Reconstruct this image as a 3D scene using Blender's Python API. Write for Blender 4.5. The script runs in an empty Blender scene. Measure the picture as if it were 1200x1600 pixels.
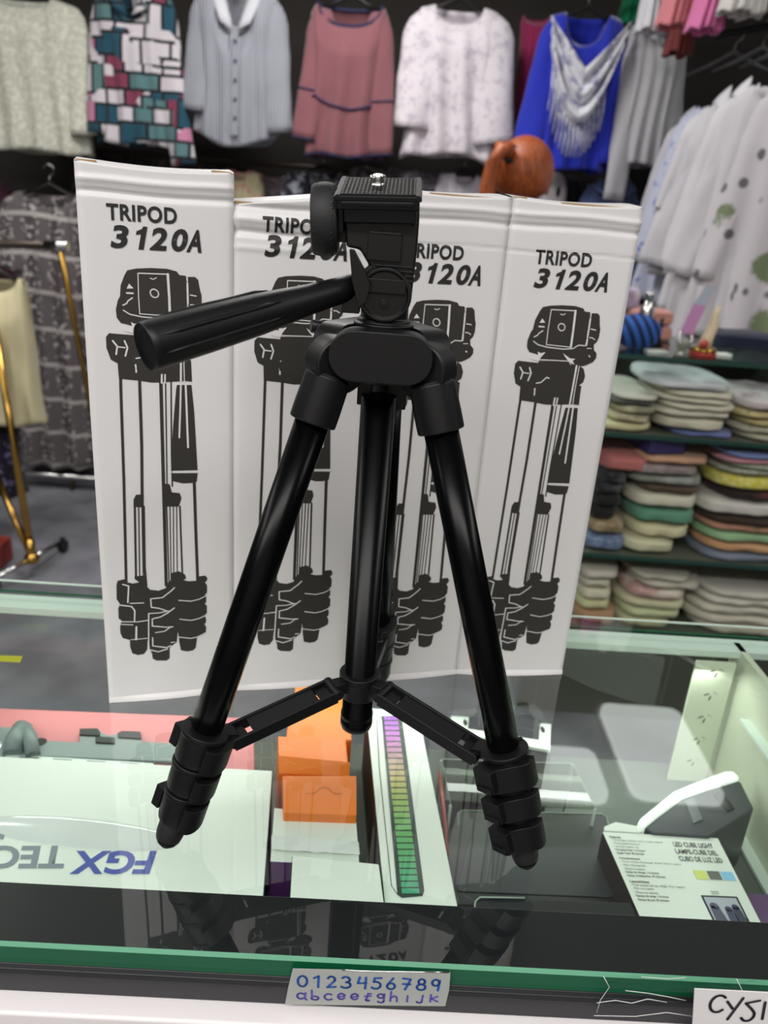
import bpy, bmesh, math, random
from mathutils import Vector, Matrix, noise
random.seed(7)
S = bpy.context.scene
COL = S.collection
PI = math.pi

# ------------------------------------------------------------------ camera
PITCH, ROLL, FPX, EYE = math.radians(21.03), math.radians(4.33), 1222.5, 0.3554
_r0 = Vector((1, 0, 0)); _u0 = Vector((0, math.sin(PITCH), math.cos(PITCH)))
CF = Vector((0, math.cos(PITCH), -math.sin(PITCH)))
CR = _r0 * math.cos(ROLL) + _u0 * math.sin(ROLL)
CU = -_r0 * math.sin(ROLL) + _u0 * math.cos(ROLL)
CO = Vector((0, 0, EYE))
cd = bpy.data.cameras.new('camera'); cam = bpy.data.objects.new('camera', cd); COL.objects.link(cam)
cam.matrix_world = Matrix(((CR.x, CU.x, -CF.x, CO.x), (CR.y, CU.y, -CF.y, CO.y), (CR.z, CU.z, -CF.z, CO.z), (0, 0, 0, 1)))
cd.sensor_fit = 'HORIZONTAL'; cd.sensor_width = 36; cd.lens = 36 * FPX / 1200
cd.clip_start = 0.01; cd.clip_end = 50
cd.dof.use_dof = True; cd.dof.focus_distance = 0.44; cd.dof.aperture_fstop = 13.0
S.camera = cam

# ------------------------------------------------------------------ world, lights, exposure
S.view_settings.view_transform = 'Standard'; S.view_settings.look = 'None'
S.view_settings.gamma = 1; S.view_settings.use_curve_mapping = False
S.view_settings.exposure = -0.08
w = bpy.data.worlds.new('shop_air'); S.world = w; w.use_nodes = True
w.node_tree.nodes['Background'].inputs[0].default_value = (0.9, 0.93, 1, 1)
w.node_tree.nodes['Background'].inputs[1].default_value = 0.10

def area(name, loc, size, power, color=(1, .98, .95), rot=(0, 0, 0)):
    l = bpy.data.lights.new(name, 'AREA'); l.shape = 'RECTANGLE'; l.size, l.size_y = size
    l.energy = power; l.color = color
    o = bpy.data.objects.new(name, l); o.location = loc; o.rotation_euler = rot; COL.objects.link(o); return o
# ceiling tube fixtures of the shop (ceiling 1.7 m above the counter top)
area('ceiling_tubes_seller_side', (-.5, -.9, 1.66), (2.6, .6), 70)
area('ceiling_tubes_left', (-2.2, .7, 1.66), (.4, 1.6), 26)
area('ceiling_tubes_right', (2.1, .7, 1.66), (.4, 1.6), 26)
area('ceiling_tubes_aisle', (-.35, 2.7, 1.66), (.5, .5), 26)
area('ceiling_tubes_back_left', (-1.7, 2.3, 1.66), (.6, .3), 16)

# point of the place seen at a pixel of the photograph, on the upright plane y = Y or the level plane z = Z
def ray(px, py): return CF + CR * ((px - 600) / FPX) - CU * ((py - 800) / FPX)
def py_(px, py, Y): d = ray(px, py); return CO + d * ((Y - CO.y) / d.y)
def pz_(px, py, Z): d = ray(px, py); return CO + d * ((Z - CO.z) / d.z)

# ------------------------------------------------------------------ materials
def lin(c):
    if isinstance(c, str):
        c = c.lstrip('#'); c = [int(c[i:i + 2], 16) / 255 for i in (0, 2, 4)]
        c = [x / 12.92 if x <= .04045 else ((x + .055) / 1.055) ** 2.4 for x in c]
    return (c[0], c[1], c[2], 1)
def mul(c, k): return (c[0] * k, c[1] * k, c[2] * k, 1)
class NT:
    def __init__(s, name):
        s.m = bpy.data.materials.new(name); s.m.use_nodes = True; s.t = s.m.node_tree
        s.b = s.t.nodes['Principled BSDF']; s.tc = None
    def n(s, typ, ins=(), **kw):
        nd = s.t.nodes.new(typ)
        for k, v in kw.items(): setattr(nd, k, v)
        for k, v in dict(ins).items():
            if isinstance(v, bpy.types.NodeSocket): s.t.links.new(v, nd.inputs[k])
            else: nd.inputs[k].default_value = v
        return nd
    def co(s):
        if not s.tc: s.tc = s.n('ShaderNodeTexCoord')
        return s.tc.outputs['Object']
    def link(s, a, b): s.t.links.new(a, b)
    def noise(s, scale, detail=3, vec=None): return s.n('ShaderNodeTexNoise', {'Scale': scale, 'Detail': detail, 'Vector': vec or s.co()}).outputs['Fac']
    def math(s, op, a, b=0.0, clamp=False):
        nd = s.n('ShaderNodeMath', operation=op); nd.use_clamp = clamp
        for i, v in enumerate((a, b)):
            if isinstance(v, bpy.types.NodeSocket): s.link(v, nd.inputs[i])
            else: nd.inputs[i].default_value = v
        return nd.outputs[0]
    def mix(s, f, a, b):
        nd = s.n('ShaderNodeMix', data_type='RGBA')
        for k, v in ((0, f), (6, a), (7, b)):
            if isinstance(v, bpy.types.NodeSocket): s.link(v, nd.inputs[k])
            else: nd.inputs[k].default_value = v
        return nd.outputs[2]
    def step(s, v, lo, hi):
        nd = s.n('ShaderNodeMapRange', {'Value': v, 'From Min': lo, 'From Max': hi}); return nd.outputs[0]
    def sep(s): return s.n('ShaderNodeSeparateXYZ', {0: s.co()}).outputs
    def bump(s, h, strength=.3, dist=.002):
        nd = s.n('ShaderNodeBump', {'Height': h, 'Strength': strength, 'Distance': dist}); s.link(nd.outputs[0], s.b.inputs['Normal'])
    def base(s, c):
        if isinstance(c, bpy.types.NodeSocket): s.link(c, s.b.inputs['Base Color'])
        else: s.b.inputs['Base Color'].default_value = c
    def set(s, **kw):
        for k, v in kw.items(): s.b.inputs[k.replace('_', ' ')].default_value = v
        return s
def mat(name, color, rough=.5, metal=0, bump=None, var=None, coat=0, spec=None):
    k = NT(name); c = lin(color)
    k.set(Roughness=rough, Metallic=metal)
    if coat: k.b.inputs['Coat Weight'].default_value = coat; k.b.inputs['Coat Roughness'].default_value = .15
    if spec is not None: k.b.inputs['Specular IOR Level'].default_value = spec
    sc, am = var or (8, .06)
    k.base(k.mix(k.noise(sc), mul(c, 1 - am), mul(c, 1 + am)))
    if bump: k.bump(k.noise(bump[0], 4), bump[1], bump[2] if len(bump) > 2 else .001)
    return k.m
def glow(name, color, strength):
    k = NT(name); k.base(lin(color)); k.b.inputs['Emission Color'].default_value = lin(color); k.b.inputs['Emission Strength'].default_value = strength; return k.m
def pane(name, tint=(.92, .955, .935), ior=1.8, rough=.0):
    # clear sheet: Fresnel reflection on the outer side, tinted transmission
    k = NT(name); t = k.t; out = t.nodes['Material Output']; t.nodes.remove(k.b)
    tr = k.n('ShaderNodeBsdfTransparent', {'Color': (*tint, 1)}); gl = k.n('ShaderNodeBsdfGlossy', {'Color': (1, 1, 1, 1), 'Roughness': rough})
    fr = k.n('ShaderNodeFresnel', {'IOR': ior}); ge = k.n('ShaderNodeNewGeometry')
    f = k.math('MULTIPLY', fr.outputs[0], k.math('SUBTRACT', 1.0, ge.outputs['Backfacing']))
    mx = k.n('ShaderNodeMixShader', {0: f, 1: tr.outputs[0], 2: gl.outputs[0]}); k.link(mx.outputs[0], out.inputs[0]); return k.m

M = {}
M['carton'] = mat('white_carton', '#d9d7d8', .42, var=(3, .015), bump=(600, .12, .0004))
M['flute'] = mat('brown_corrugated_edge', '#9a7d55', .8)
M['ink'] = mat('black_print', '#2b2825', .6, var=(900, .12))
M['ink2'] = mat('black_lettering', '#1c1b1b', .6)
M['inkwhite'] = mat('unprinted_white', '#d9d7d8', .5, var=(3, .015))
M['blk'] = mat('black_plastic', '#0b0b0d', .45, bump=(900, .12, .0003), var=(20, .1), spec=.35)
M['blk_s'] = mat('black_satin_plastic', '#09090b', .32, var=(20, .1), spec=.35)
M['blk_r'] = mat('black_rubber', '#141416', .62, bump=(700, .2, .0004))
M['tube'] = mat('black_anodised_tube', '#040405', .26, var=(20, .1), spec=.12)
M['steel'] = mat('bright_steel', '#d8d8d8', .2, metal=1)
M['chrome'] = mat('chrome', '#c8c8c8', .15, metal=1)
M['brass'] = mat('brass_tube', '#b8924a', .22, metal=1)
M['darkpipe'] = mat('dark_pipe', '#4a413c', .35, metal=.6)
M['glass'] = pane('counter_glass')
M['glass_side'] = pane('thin_glass', (.97, .985, .98), 1.5)
M['glass_edge'] = mat('green_glass_edge', '#0a5a3a', .12, var=(6, .1), coat=.5)
M['glass_bevel'] = mat('ground_green_bevel', '#5c9a7c', .25)
M['rail'] = mat('black_rail', '#1e1e22', .38, var=(12, .12), bump=(200, .1, .0004))
M['mint'] = mat('pale_mint_metal', '#dbe8e0', .45)
M['ledge'] = mat('white_ledge', '#e9e4e6', .4, var=(5, .03))
M['casewall'] = mat('cream_metal_wall', '#d5dbc6', .45, var=(6, .04))
M['casefloor'] = mat('grey_carpet_floor', '#676e69', .85, var=(14, .15), bump=(300, .3, .001))
M['white'] = mat('white_card', '#e9efe8', .5, var=(4, .015))
M['orange'] = mat('orange_card', '#f07a06', .5, var=(10, .05))
M['black'] = mat('plain_black', '#0d0d0f', .6)

# ------------------------------------------------------------------ mesh helpers (all shapes are given in world metres)
def pm(o):
    m = o.matrix_basis.copy()
    while o.parent: o = o.parent; m = o.matrix_basis @ m
    return m
class MB:
    def __init__(s): s.v = []; s.f = []; s.mi = []; s.sm = []
    def add(s, vs, fs, mi=0, smooth=False):
        o = len(s.v); s.v += [Vector(v) for v in vs]
        for f in fs: s.f.append([o + i for i in f]); s.mi.append(mi); s.sm.append(smooth)
        return s
    def box(s, c, d, R=None, mi=0):
        c = Vector(c); h = Vector(d) / 2
        vs = [Vector((x * h.x, y * h.y, z * h.z)) for x in (-1, 1) for y in (-1, 1) for z in (-1, 1)]
        if R: vs = [R @ v for v in vs]
        return s.add([c + v for v in vs], [(0, 1, 3, 2), (4, 6, 7, 5), (0, 4, 5, 1), (2, 3, 7, 6), (0, 2, 6, 4), (1, 5, 7, 3)], mi)
    def lathe(s, p0, p1, prof, n=28, mi=0, sq=None, up=None, caps=True):
        # prof = [(t, r)...] along p0->p1 (t in metres); sq = (a, b) squash
        p0 = Vector(p0); p1 = Vector(p1); ax = (p1 - p0).normalized()
        u = (Vector(up) if up else (Vector((0, 0, 1)) if abs(ax.z) < .9 else Vector((0, 1, 0))))
        e1 = ax.cross(u).normalized(); e2 = ax.cross(e1).normalized(); a, b = sq or (1, 1)
        vs = []; 
        for t, r in prof:
            for i in range(n):
                q = 2 * PI * i / n; vs.append(p0 + ax * t + (e1 * math.cos(q) * a + e2 * math.sin(q) * b) * r)
        fs = []
        for j in range(len(prof) - 1):
            for i in range(n): k = (i + 1) % n; fs.append((j * n + i, j * n + k, (j + 1) * n + k, (j + 1) * n + i))
        s.add(vs, fs, mi, True)
        if caps: s.add(vs[:n], [list(range(n))[::-1]], mi); s.add(vs[-n:], [list(range(n))], mi)
        return s
    def cyl(s, p0, p1, r0, r1=None, n=24, mi=0, bev=0):
        L = (Vector(p1) - Vector(p0)).length; r1 = r0 if r1 is None else r1
        pr = [(0, r0), (L, r1)] if not bev else [(0, r0 - bev), (bev, r0), (L - bev, r1), (L, r1 - bev)]
        return s.lathe(p0, p1, pr, n, mi)
    def tube(s, pts, r, n=10, mi=0):
        pts = [Vector(p) for p in pts]; vs = []; rs = r if isinstance(r, (list, tuple)) else [r] * len(pts)
        for i, p in enumerate(pts):
            d = (pts[min(i + 1, len(pts) - 1)] - pts[max(i - 1, 0)]).normalized()
            u = Vector((0, 0, 1)) if abs(d.z) < .95 else Vector((0, 1, 0)); e1 = d.cross(u).normalized(); e2 = d.cross(e1)
            vs += [p + (e1 * math.cos(2 * PI * k / n) + e2 * math.sin(2 * PI * k / n)) * rs[i] for k in range(n)]
        fs = [(j * n + i, j * n + (i + 1) % n, (j + 1) * n + (i + 1) % n, (j + 1) * n + i) for j in range(len(pts) - 1) for i in range(n)]
        s.add(vs, fs, mi, True); s.add(vs[:n], [list(range(n))], mi); s.add(vs[-n:], [list(range(n))], mi); return s
    def prism(s, poly, f, t0, t1, mi=0):
        # poly 2-D outline, f(a, b, t) -> 3-D
        n = len(poly); vs = [f(a, b, t0) for a, b in poly] + [f(a, b, t1) for a, b in poly]
        s.add(vs, [list(range(n)), list(range(n, 2 * n))[::-1]] + [(i, i + n, (i + 1) % n + n, (i + 1) % n) for i in range(n)], mi); return s
    def grid(s, nu, nv, f, mi=0, wrap=False, smooth=True):
        vs = [f(i / nu, j / nv) for j in range(nv + 1) for i in range(nu if wrap else nu + 1)]; w = nu if wrap else nu + 1
        fs = [(j * w + i, j * w + (i + 1) % w, (j + 1) * w + (i + 1) % w, (j + 1) * w + i) for j in range(nv) for i in range(nu)]
        return s.add(vs, fs, mi, smooth)
    def ell(s, c, r, R=None, n=20, mi=0, fn=None):
        c = Vector(c)
        def f(u, v):
            a = 2 * PI * u; b = PI * v; p = Vector((r[0] * math.sin(b) * math.cos(a), r[1] * math.sin(b) * math.sin(a), r[2] * math.cos(b)))
            if fn: p = fn(p)
            return c + (R @ p if R else p)
        return s.grid(n, n // 2 + 2, f, mi, True)
    def ribbon(s, pts, w, f, t, mi=0):
        pts = [Vector((*p, 0)) for p in pts]
        for a, b in zip(pts, pts[1:]):
            d = (b - a); 
            if d.length < 1e-9: continue
            d.normalize(); q = Vector((-d.y, d.x, 0)) * w / 2
            s.add([f(p.x, p.y, t) for p in (a - q, b - q, b + q, a + q)], [(0, 1, 2, 3)], mi)
        for p in pts: s.add([f(p.x + w / 2 * math.cos(k * PI / 5), p.y + w / 2 * math.sin(k * PI / 5), t) for k in range(10)], [list(range(10))], mi)
        return s
    def build(s, name, mats, parent=None, bevel=0, seg=2, loc=None, rz=0, subsurf=0):
        me = bpy.data.meshes.new(name); me.from_pydata([v[:] for v in s.v], [], s.f)
        for m_ in (mats if isinstance(mats, (list, tuple)) else [mats]): me.materials.append(M[m_] if isinstance(m_, str) else m_)
        me.polygons.foreach_set('material_index', s.mi); me.polygons.foreach_set('use_smooth', s.sm)
        bm = bmesh.new(); bm.from_mesh(me); bmesh.ops.remove_doubles(bm, verts=bm.verts, dist=1e-6)
        bmesh.ops.recalc_face_normals(bm, faces=bm.faces); bm.to_mesh(me); bm.free(); me.update()
        o = bpy.data.objects.new(name, me); COL.objects.link(o)
        if parent: o.parent = parent; me.transform(pm(parent).inverted())
        elif loc is not None: o.location = loc; o.rotation_euler = (0, 0, rz); me.transform(o.matrix_basis.inverted())
        if bevel:
            b = o.modifiers.new('bevel', 'BEVEL'); b.width = bevel; b.segments = seg; b.limit_method = 'ANGLE'; b.angle_limit = .6
            for p in me.polygons: p.use_smooth = True
            b.harden_normals = True
        if subsurf:
            q = o.modifiers.new('sub', 'SUBSURF'); q.levels = q.render_levels = subsurf
        return o
def tag(o, label, cat, group=None, kind=None):
    if label: o['label'] = label
    if cat: o['category'] = cat
    if group: o['group'] = group
    if kind: o['kind'] = kind
    return o
def thing(name, label, cat, loc=(0, 0, 0), rz=0, group=None):
    o = bpy.data.objects.new(name, None); COL.objects.link(o); o.location = loc; o.rotation_euler = (0, 0, rz); o.empty_display_size = .02
    return tag(o, label, cat, group)
def struct(o): o['kind'] = 'structure'; return o

def text(body, name, m, parent, f, w=None, h=None, u0=0, v0=0, bold=0.0, shear=0.0, space=1.0, flip=False, cut=False):
    # lettering fitted to the rectangle u0..u0+w, v0..v0+h and mapped by f(u, v)
    c = bpy.data.curves.new(name, 'FONT'); c.body = body; c.offset = bold; c.shear = shear; c.space_character = space; c.resolution_u = 4
    t = bpy.data.objects.new(name, c); COL.objects.link(t); bpy.context.view_layer.update()
    me = bpy.data.meshes.new_from_object(t.evaluated_get(bpy.context.evaluated_depsgraph_get()))
    bpy.data.objects.remove(t); bpy.data.curves.remove(c)
    xs = [v.co.x for v in me.vertices]; ys = [v.co.y for v in me.vertices]; x0, x1, y0, y1 = min(xs), max(xs), min(ys), max(ys)
    if w is None: w = h * (x1 - x0) / (y1 - y0)
    if cut:
        bm = bmesh.new(); bm.from_mesh(me)
        for k in range(1, 16): bmesh.ops.bisect_plane(bm, geom=bm.verts[:] + bm.edges[:] + bm.faces[:], plane_co=(0, y0 + (y1 - y0) * k / 16, 0), plane_no=(0, 1, 0))
        bm.to_mesh(me); bm.free()
    for v in me.vertices:
        a = (v.co.x - x0) / (x1 - x0); b = (v.co.y - y0) / (y1 - y0)
        if flip: a, b = 1 - a, 1 - b
        v.co = f(u0 + a * w, v0 + b * h)
    me.materials.clear(); me.materials.append(M[m] if isinstance(m, str) else m)
    o = bpy.data.objects.new(name, me); COL.objects.link(o)
    if parent: o.parent = parent; me.transform(pm(parent).inverted())
    return o

# ------------------------------------------------------------------ display case (counter)
A0 = math.radians(1.55)                     # the case runs slightly askew to the camera
def cc(u, d, z): return Vector((u * math.cos(A0) - d * math.sin(A0), .288 + u * math.sin(A0) + d * math.cos(A0), z))
GD, XL, XR = .389, -.78, .354               # glass depth, left and right ends
def cbox(mb, u0, u1, d0, d1, z0, z1, mi=0):
    vs = [cc(u, d, z) for u in (u0, u1) for d in (d0, d1) for z in (z0, z1)]
    return mb.add(vs, [(0, 1, 3, 2), (4, 6, 7, 5), (0, 4, 5, 1), (2, 3, 7, 6), (0, 2, 6, 4), (1, 5, 7, 3)], mi)
case = thing('display_case', 'long glass-topped shop display case with green glass edge and black front rail', 'display case', cc(0, .19, -1.0))
g = MB(); T = .0125; bv = .0017
u0, u1 = XL, .9
P = lambda u, d, z: cc(u, d, z)
g.add([P(u0, bv, 0), P(u1, bv, 0), P(u1, GD, 0), P(u0, GD, 0)], [(0, 1, 2, 3)], 0)
g.add([P(u0, 0, -T), P(u1, 0, -T), P(u1, GD, -T), P(u0, GD, -T)], [(3, 2, 1, 0)], 0)
g.add([P(u0, 0, -bv), P(u1, 0, -bv), P(u1, bv, 0), P(u0, bv, 0)], [(0, 1, 2, 3)], 2)
g.add([P(u0, 0, -T), P(u1, 0, -T), P(u1, 0, -bv), P(u0, 0, -bv)], [(0, 1, 2, 3)], 1)
g.add([P(u0, GD, -T), P(u1, GD, -T), P(u1, GD, 0), P(u0, GD, 0)], [(3, 2, 1, 0)], 3)
g.add([P(u0, 0, -T), P(u0, 0, -bv), P(u0, bv, 0), P(u0, GD, 0), P(u0, GD, -T)], [(0, 1, 2, 3, 4)], 1)
g.add([P(u1, 0, -T), P(u1, 0, -bv), P(u1, bv, 0), P(u1, GD, 0), P(u1, GD, -T)], [(4, 3, 2, 1, 0)], 1)
me = bpy.data.meshes.new('glass_top'); me.from_pydata([v[:] for v in g.v], [], g.f)
for k in ('glass', 'glass_edge', 'glass_bevel', 'glass_side'): me.materials.append(M[k])
me.polygons.foreach_set('material_index', g.mi); top = bpy.data.objects.new('glass_top', me); COL.objects.link(top); top.parent = case; me.transform(pm(case).inverted())
top['label'] = 'clear glass top with a dark green front edge'
r = MB(); cbox(r, u0, u1, GD - .0004, GD + .0003, -.0016, 0.0002); r.build('rear_bevel', 'mint', case)
r = MB(); cbox(r, u0, u1, GD - .0006, GD + .0002, -.0127, -.0108); r.build('rear_lower_bevel', 'glass_edge', case)
r = MB(); cbox(r, u0, u1, -.0005, .0495, -.0325, -.0128); cbox(r, u0, u1, -.003, 0, -.0175, -.0132)
r.build('front_rail', 'rail', case, .0006)['label'] = 'black front rail under the glass'
r = MB(); cbox(r, u0, u1, -.012, .03, -.06, -.0330); cbox(r, u0, u1, -.002, .02, -1.0, -.06)
r.build('front_panel', 'ledge', case, .002)['label'] = 'white front ledge and panel'
r = MB(); cbox(r, u0, u1, .361, .386, -.021, -.0132)
r.build('rear_rail', 'mint', case, .001)['label'] = 'pale mint rear rail'
r = MB(); cbox(r, u0, u1, .02, .379, -.175, -.16); r.build('case_floor', 'casefloor', case)
r = MB(); cbox(r, u0, u1, .02, GD - .005, -1.0, -.18); r.build('base_cabinet', 'casewall', case)
r = MB(); cbox(r, u0, XR - .006, .3800, .3840, -.16, -.0205); r.build('back_glass', 'glass_side', case)
r = MB(); cbox(r, XR + .006, XR + .012, .02, .379, -.16, -.0132); r.build('side_wall', 'casewall', case)['label'] = 'cream metal side wall'
post = MB(); cbox(post, XR - .038, XR, .352, .356, -.16, -.0214); po = post.build('slotted_post', 'casewall', case, .0005)
po['label'] = 'cream slotted corner post'
sl = MB()
for k in range(5):
    z = -.03 - k * .026
    for dx, dz, a in ((-.022, 0, .5), (-.014, .002, -.4), (-.018, -.004, 1.3)):
        ca, sa = math.cos(a) * .0025, math.sin(a) * .0025
        q = [cc(XR + dx - ca, .3516, z + dz - sa), cc(XR + dx - ca + .001, .3516, z + dz - sa - .0008), cc(XR + dx + ca + .001, .3516, z + dz + sa - .0008), cc(XR + dx + ca, .3516, z + dz + sa)]
        sl.add(q, [(0, 1, 2, 3)])
sl.build('slot', 'rail', po)
sh = MB(); cbox(sh, XR - .004, XR + .006, .06, GD - .06, -.1585, -.155); cbox(sh, XR - .002, XR + .006, .05, GD - .07, -.062, -.059)
sh.build('shelf_bracket', 'mint', case)
ledm = glow('case_lamp_tube', '#f0ffe8', 9.0)
lb = MB(); cbox(lb, -.35, XR - .04, .3775, .3825, -.0243, -.0212)
for nm, m_ in (('lamp_strip', ledm),): lb.build(nm, m_, case)
l = bpy.data.lights.new('case_lamp', 'AREA'); l.shape = 'RECTANGLE'; l.size = .68; l.size_y = .008; l.energy = .55; l.color = (.97, 1, .95)
lo = bpy.data.objects.new('case_lamp', l); COL.objects.link(lo); lo.parent = case
lo.matrix_basis = pm(case).inverted() @ Matrix.Translation(cc(0, .355, -.026)) @ Matrix.Rotation(-.55, 4, 'X')

# ------------------------------------------------------------------ the tripod
AX = Vector((-.0075, .4165, 0))
tp = thing('tripod', 'black compact camera tripod standing on the glass counter, pan handle pointing left', 'tripod', AX)
def ap(x, y, z): return AX + Vector((x, y, z))
m = MB(); m.lathe(ap(0, 0, 0), ap(0, 0, 1), [(.0478, .007), (.0484, .0094), (.051, .0102), (.0545, .0102), (.055, .0097), (.0565, .0097), (.057, .0102), (.0592, .0102), (.0596, .0095), (.262, .0095)], 36)
m.build('centre_column', 'tube', tp)['label'] = 'glossy black centre column'
m = MB(); m.lathe(ap(0, 0, 0), ap(0, 0, 1), [(.0715, .0100), (.072, .0112), (.083, .0112), (.0835, .0102), (.0842, .0125), (.0885, .0125), (.089, .0102)], 36)
for a in (.0, 2.09, 4.19):
    ad = math.radians(211.3) + a
    d = Vector((math.cos(ad), math.sin(ad), 0)); q = Vector((-d.y, d.x, 0)); R = Matrix((d, q, Vector((0, 0, 1)))).transposed()
    m.box(ap(*(d * .0135)) + Vector((0, 0, .0815)), (.009, .0085, .0075), R)
m.build('spreader_hub', 'blk', tp, .0006)
LD = [('left', Vector((-.1126 + .0075, .3526 - .4165, 0))), ('right', Vector((.1015 + .0075, .3565 - .4165, 0))), ('rear', Vector((.013, .1215, 0)))]
for nm, d in LD:
    R0 = .121; d = d.normalized(); q = Vector((-d.y, d.x, 0)); up = Vector((0, 0, 1))
    R0 = .110 if nm == 'rear' else R0; H = ap(0, 0, 0) + d * .0285 + up * .281; F = ap(0, 0, 0) + d * R0 + up * .0068
    ax = (F - H).normalized(); L = (F - H).length; out = (up + ax * .0).cross(q) * 0 + (d - ax * d.dot(ax)).normalized()
    R = Matrix((out, q, ax)).transposed()
    def lp(o, s, t): return H + out * o + q * s + ax * t
    m = MB(); m.lathe(lp(0, 0, .03), lp(0, 0, .03) + ax, [(-.01, .0092), (L - .105, .0092), (L - .103, .0075), (L - .03, .0072)], 32)
    lg = m.build('leg', 'tube', tp); lg['label'] = 'glossy black tubular leg'
    # hinge cup with knuckle
    m = MB(); m.lathe(lp(0, 0, .006), lp(0, 0, .006) + ax, [(0, .0105), (.002, .0120), (.018, .0124), (.0262, .0124), (.0268, .0118)], 32)
    m.cyl(lp(-.002, -.0080, .0), lp(-.002, .0080, .0), .0148, bev=.001, n=36)
    
    m.build('hinge_cup', 'blk', lg, .0005)
    # three collars with flip levers
    for k, (s0, s1, rr) in enumerate(((L - .073, L - .053, .0138), (L - .0525, L - .034, .0127), (L - .0335, L - .0135, .0117))):
        m = MB(); h = s1 - s0
        m.lathe(lp(0, 0, s0), lp(0, 0, s0) + ax, [(0, rr - .0015), (.0005, rr), (.003, rr), (.0035, rr - .0008), (h - .003, rr - .0012), (h, rr - .0020)], 32)
        sd = 1 if nm == 'right' else -1
        o_ = out * .75 + q * (-.5 if nm == 'left' else .5); 
        e = MB()
        # lever wraps the collar: curved plate on the outer side
        base_a = {'left': 2.6, 'right': -1.1, 'rear': 1.2}[nm]
        def fl(u, v, rr=rr, s0=s0, h=h, ba=base_a):
            a = ba - 1.25 + 2.5 * u; rad = rr + .0030 + .0012 * math.sin(PI * u)
            return H + (out * math.cos(a) + q * math.sin(a)) * rad + ax * (s0 + .004 + (h - .005) * v + .0012 * math.sin(u * 9))
        def fi(u, v, rr=rr, s0=s0, h=h, ba=base_a):
            a = ba - 1.25 + 2.5 * u; rad = rr - .001
            return H + (out * math.cos(a) + q * math.sin(a)) * rad + ax * (s0 + .004 + (h - .005) * v + .0012 * math.sin(u * 9))
        nu = 14
        vs = [fl(i / nu, j) for j in (0, 1) for i in range(nu + 1)] + [fi(i / nu, j) for j in (0, 1) for i in range(nu + 1)]
        w_ = nu + 1; fs = []
        for i in range(nu):
            fs += [(i, i + 1, w_ + i + 1, w_ + i), (2 * w_ + i, 3 * w_ + i, 3 * w_ + i + 1, 2 * w_ + i + 1), (i, 2 * w_ + i, 2 * w_ + i + 1, i + 1), (w_ + i, w_ + i + 1, 3 * w_ + i + 1, 3 * w_ + i)]
        fs += [(0, w_, 3 * w_, 2 * w_), (nu, 2 * w_ + nu, 3 * w_ + nu, w_ + nu)]
        m.add(vs, fs)
        av = {'left': -1.15, 'right': -1.9, 'rear': 2.0}[nm]; dv0 = out * math.cos(av) + q * math.sin(av); qv = ax.cross(dv0)
        if nm != 'left' or k != 1:
            Rv = Matrix((dv0, qv, ax)).transposed(); of_ = .0006 if nm == 'left' else .0038; m.box(H + dv0 * (rr + of_) + ax * (s0 + h * .55), (.0058, .0135, h * .66), Rv); m.box(H + dv0 * (rr + of_ + .0024) + ax * (s0 + h * .80), (.0030, .0110, h * .16), Rv)
        if k == 0:   # rounded ear towards the spreader and the rivet
            m.box(lp(-rr - .001, 0, s0 + .003), (.008, .010, .006), R)
            m.cyl(lp(.006, .010 * sd, s0 - .0008), lp(.006, .010 * sd, s0 + .002), .0016, n=12)
        m.build('leg_clamp', 'blk', lg, .0007)
    m = MB(); rf = .0080
    m.lathe(lp(0, 0, L - .022), lp(0, 0, L - .022) + ax, [(0, .0068), (.001, rf), (.018, rf), (.021, rf * .93), (.0245, rf * .72), (.0268, rf * .42), (.0277, .0004)], 28)
    m.build('rubber_foot', 'blk_r', lg)
    # spreader brace: an inverted channel with notched ends
    A = ap(0, 0, 0) + d * .015 + up * .0815; tB = (L - .067); B = lp(-.0145, 0, tB)
    bx = (B - A).normalized(); bz = bx.cross(q) * -1
    if bz.z < 0: bz = -bz
    RB = Matrix((bx, q, bz)).transposed(); BL = (B - A).length
    m = MB(); ctr = (A + B) / 2
    m.box(ctr + bz * .0012, (BL - .030, .0130, .0018), RB)
    for sgn in (-1, 1): m.box(ctr + q * (.0074 * sgn) - bz * .0010 + bx * .001, (BL - .006, .0020, .0078), RB)
    m.box(A + bx * .0095 - bz * .0008, (.008, .0125, .0018), RB); m.box(B - bx * .008 - bz * .0008, (.008, .0125, .0018), RB)
    m.cyl(A + bx * .003 - q * .0088, A + bx * .003 + q * .0088, .0032, n=16); m.cyl(B - bx * .003 - q * .0088, B - bx * .003 + q * .0088, .0032, n=16)
    m.build('spreader_brace', 'blk', tp, .0005)
# shoulder
m = MB(); m.lathe(ap(0, 0, 0), ap(0, 0, 1), [(.270, .0115), (.272, .0135), (.298, .0150), (.3000, .0158), (.3012, .0158), (.3014, .0140), (.3030, .0140), (.3035, .0124), (.312, .0122)], 40)
m.box(ap(-.008, .010, .266), (.008, .010, .022)); m.box(ap(.010, .013, .264), (.010, .008, .022))
angs = [math.atan2(d.y, d.x) for _, d in LD]
for a in (-90, 31, 150):
    a = math.radians(a); d = Vector((math.cos(a), math.sin(a), 0)); q = Vector((-d.y, d.x, 0)); hw, hh = .0262, .0128
    poly = [(sg * (hw - hh) + hh * math.cos(t), hh * math.sin(t)) for sg, ts in ((1, range(-9, 10)), (-1, range(9, 28))) for t in [k * PI / 18 for k in ts]]
    m.prism(poly, lambda x, z, t: ap(0, 0, .2868) + q * x + Vector((0, 0, z)) + d * t, .012, .0272)
m.build('shoulder', 'blk', tp, .0008)
m = MB(); m.cyl(ap(-.030, .016, .2935), ap(-.0395, .013, .2945), .0036, bev=.0006); m.cyl(ap(-.012, .014, .2925), ap(-.031, .016, .2935), .0025)
m.build('column_lock_knob', 'blk', tp)
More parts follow.
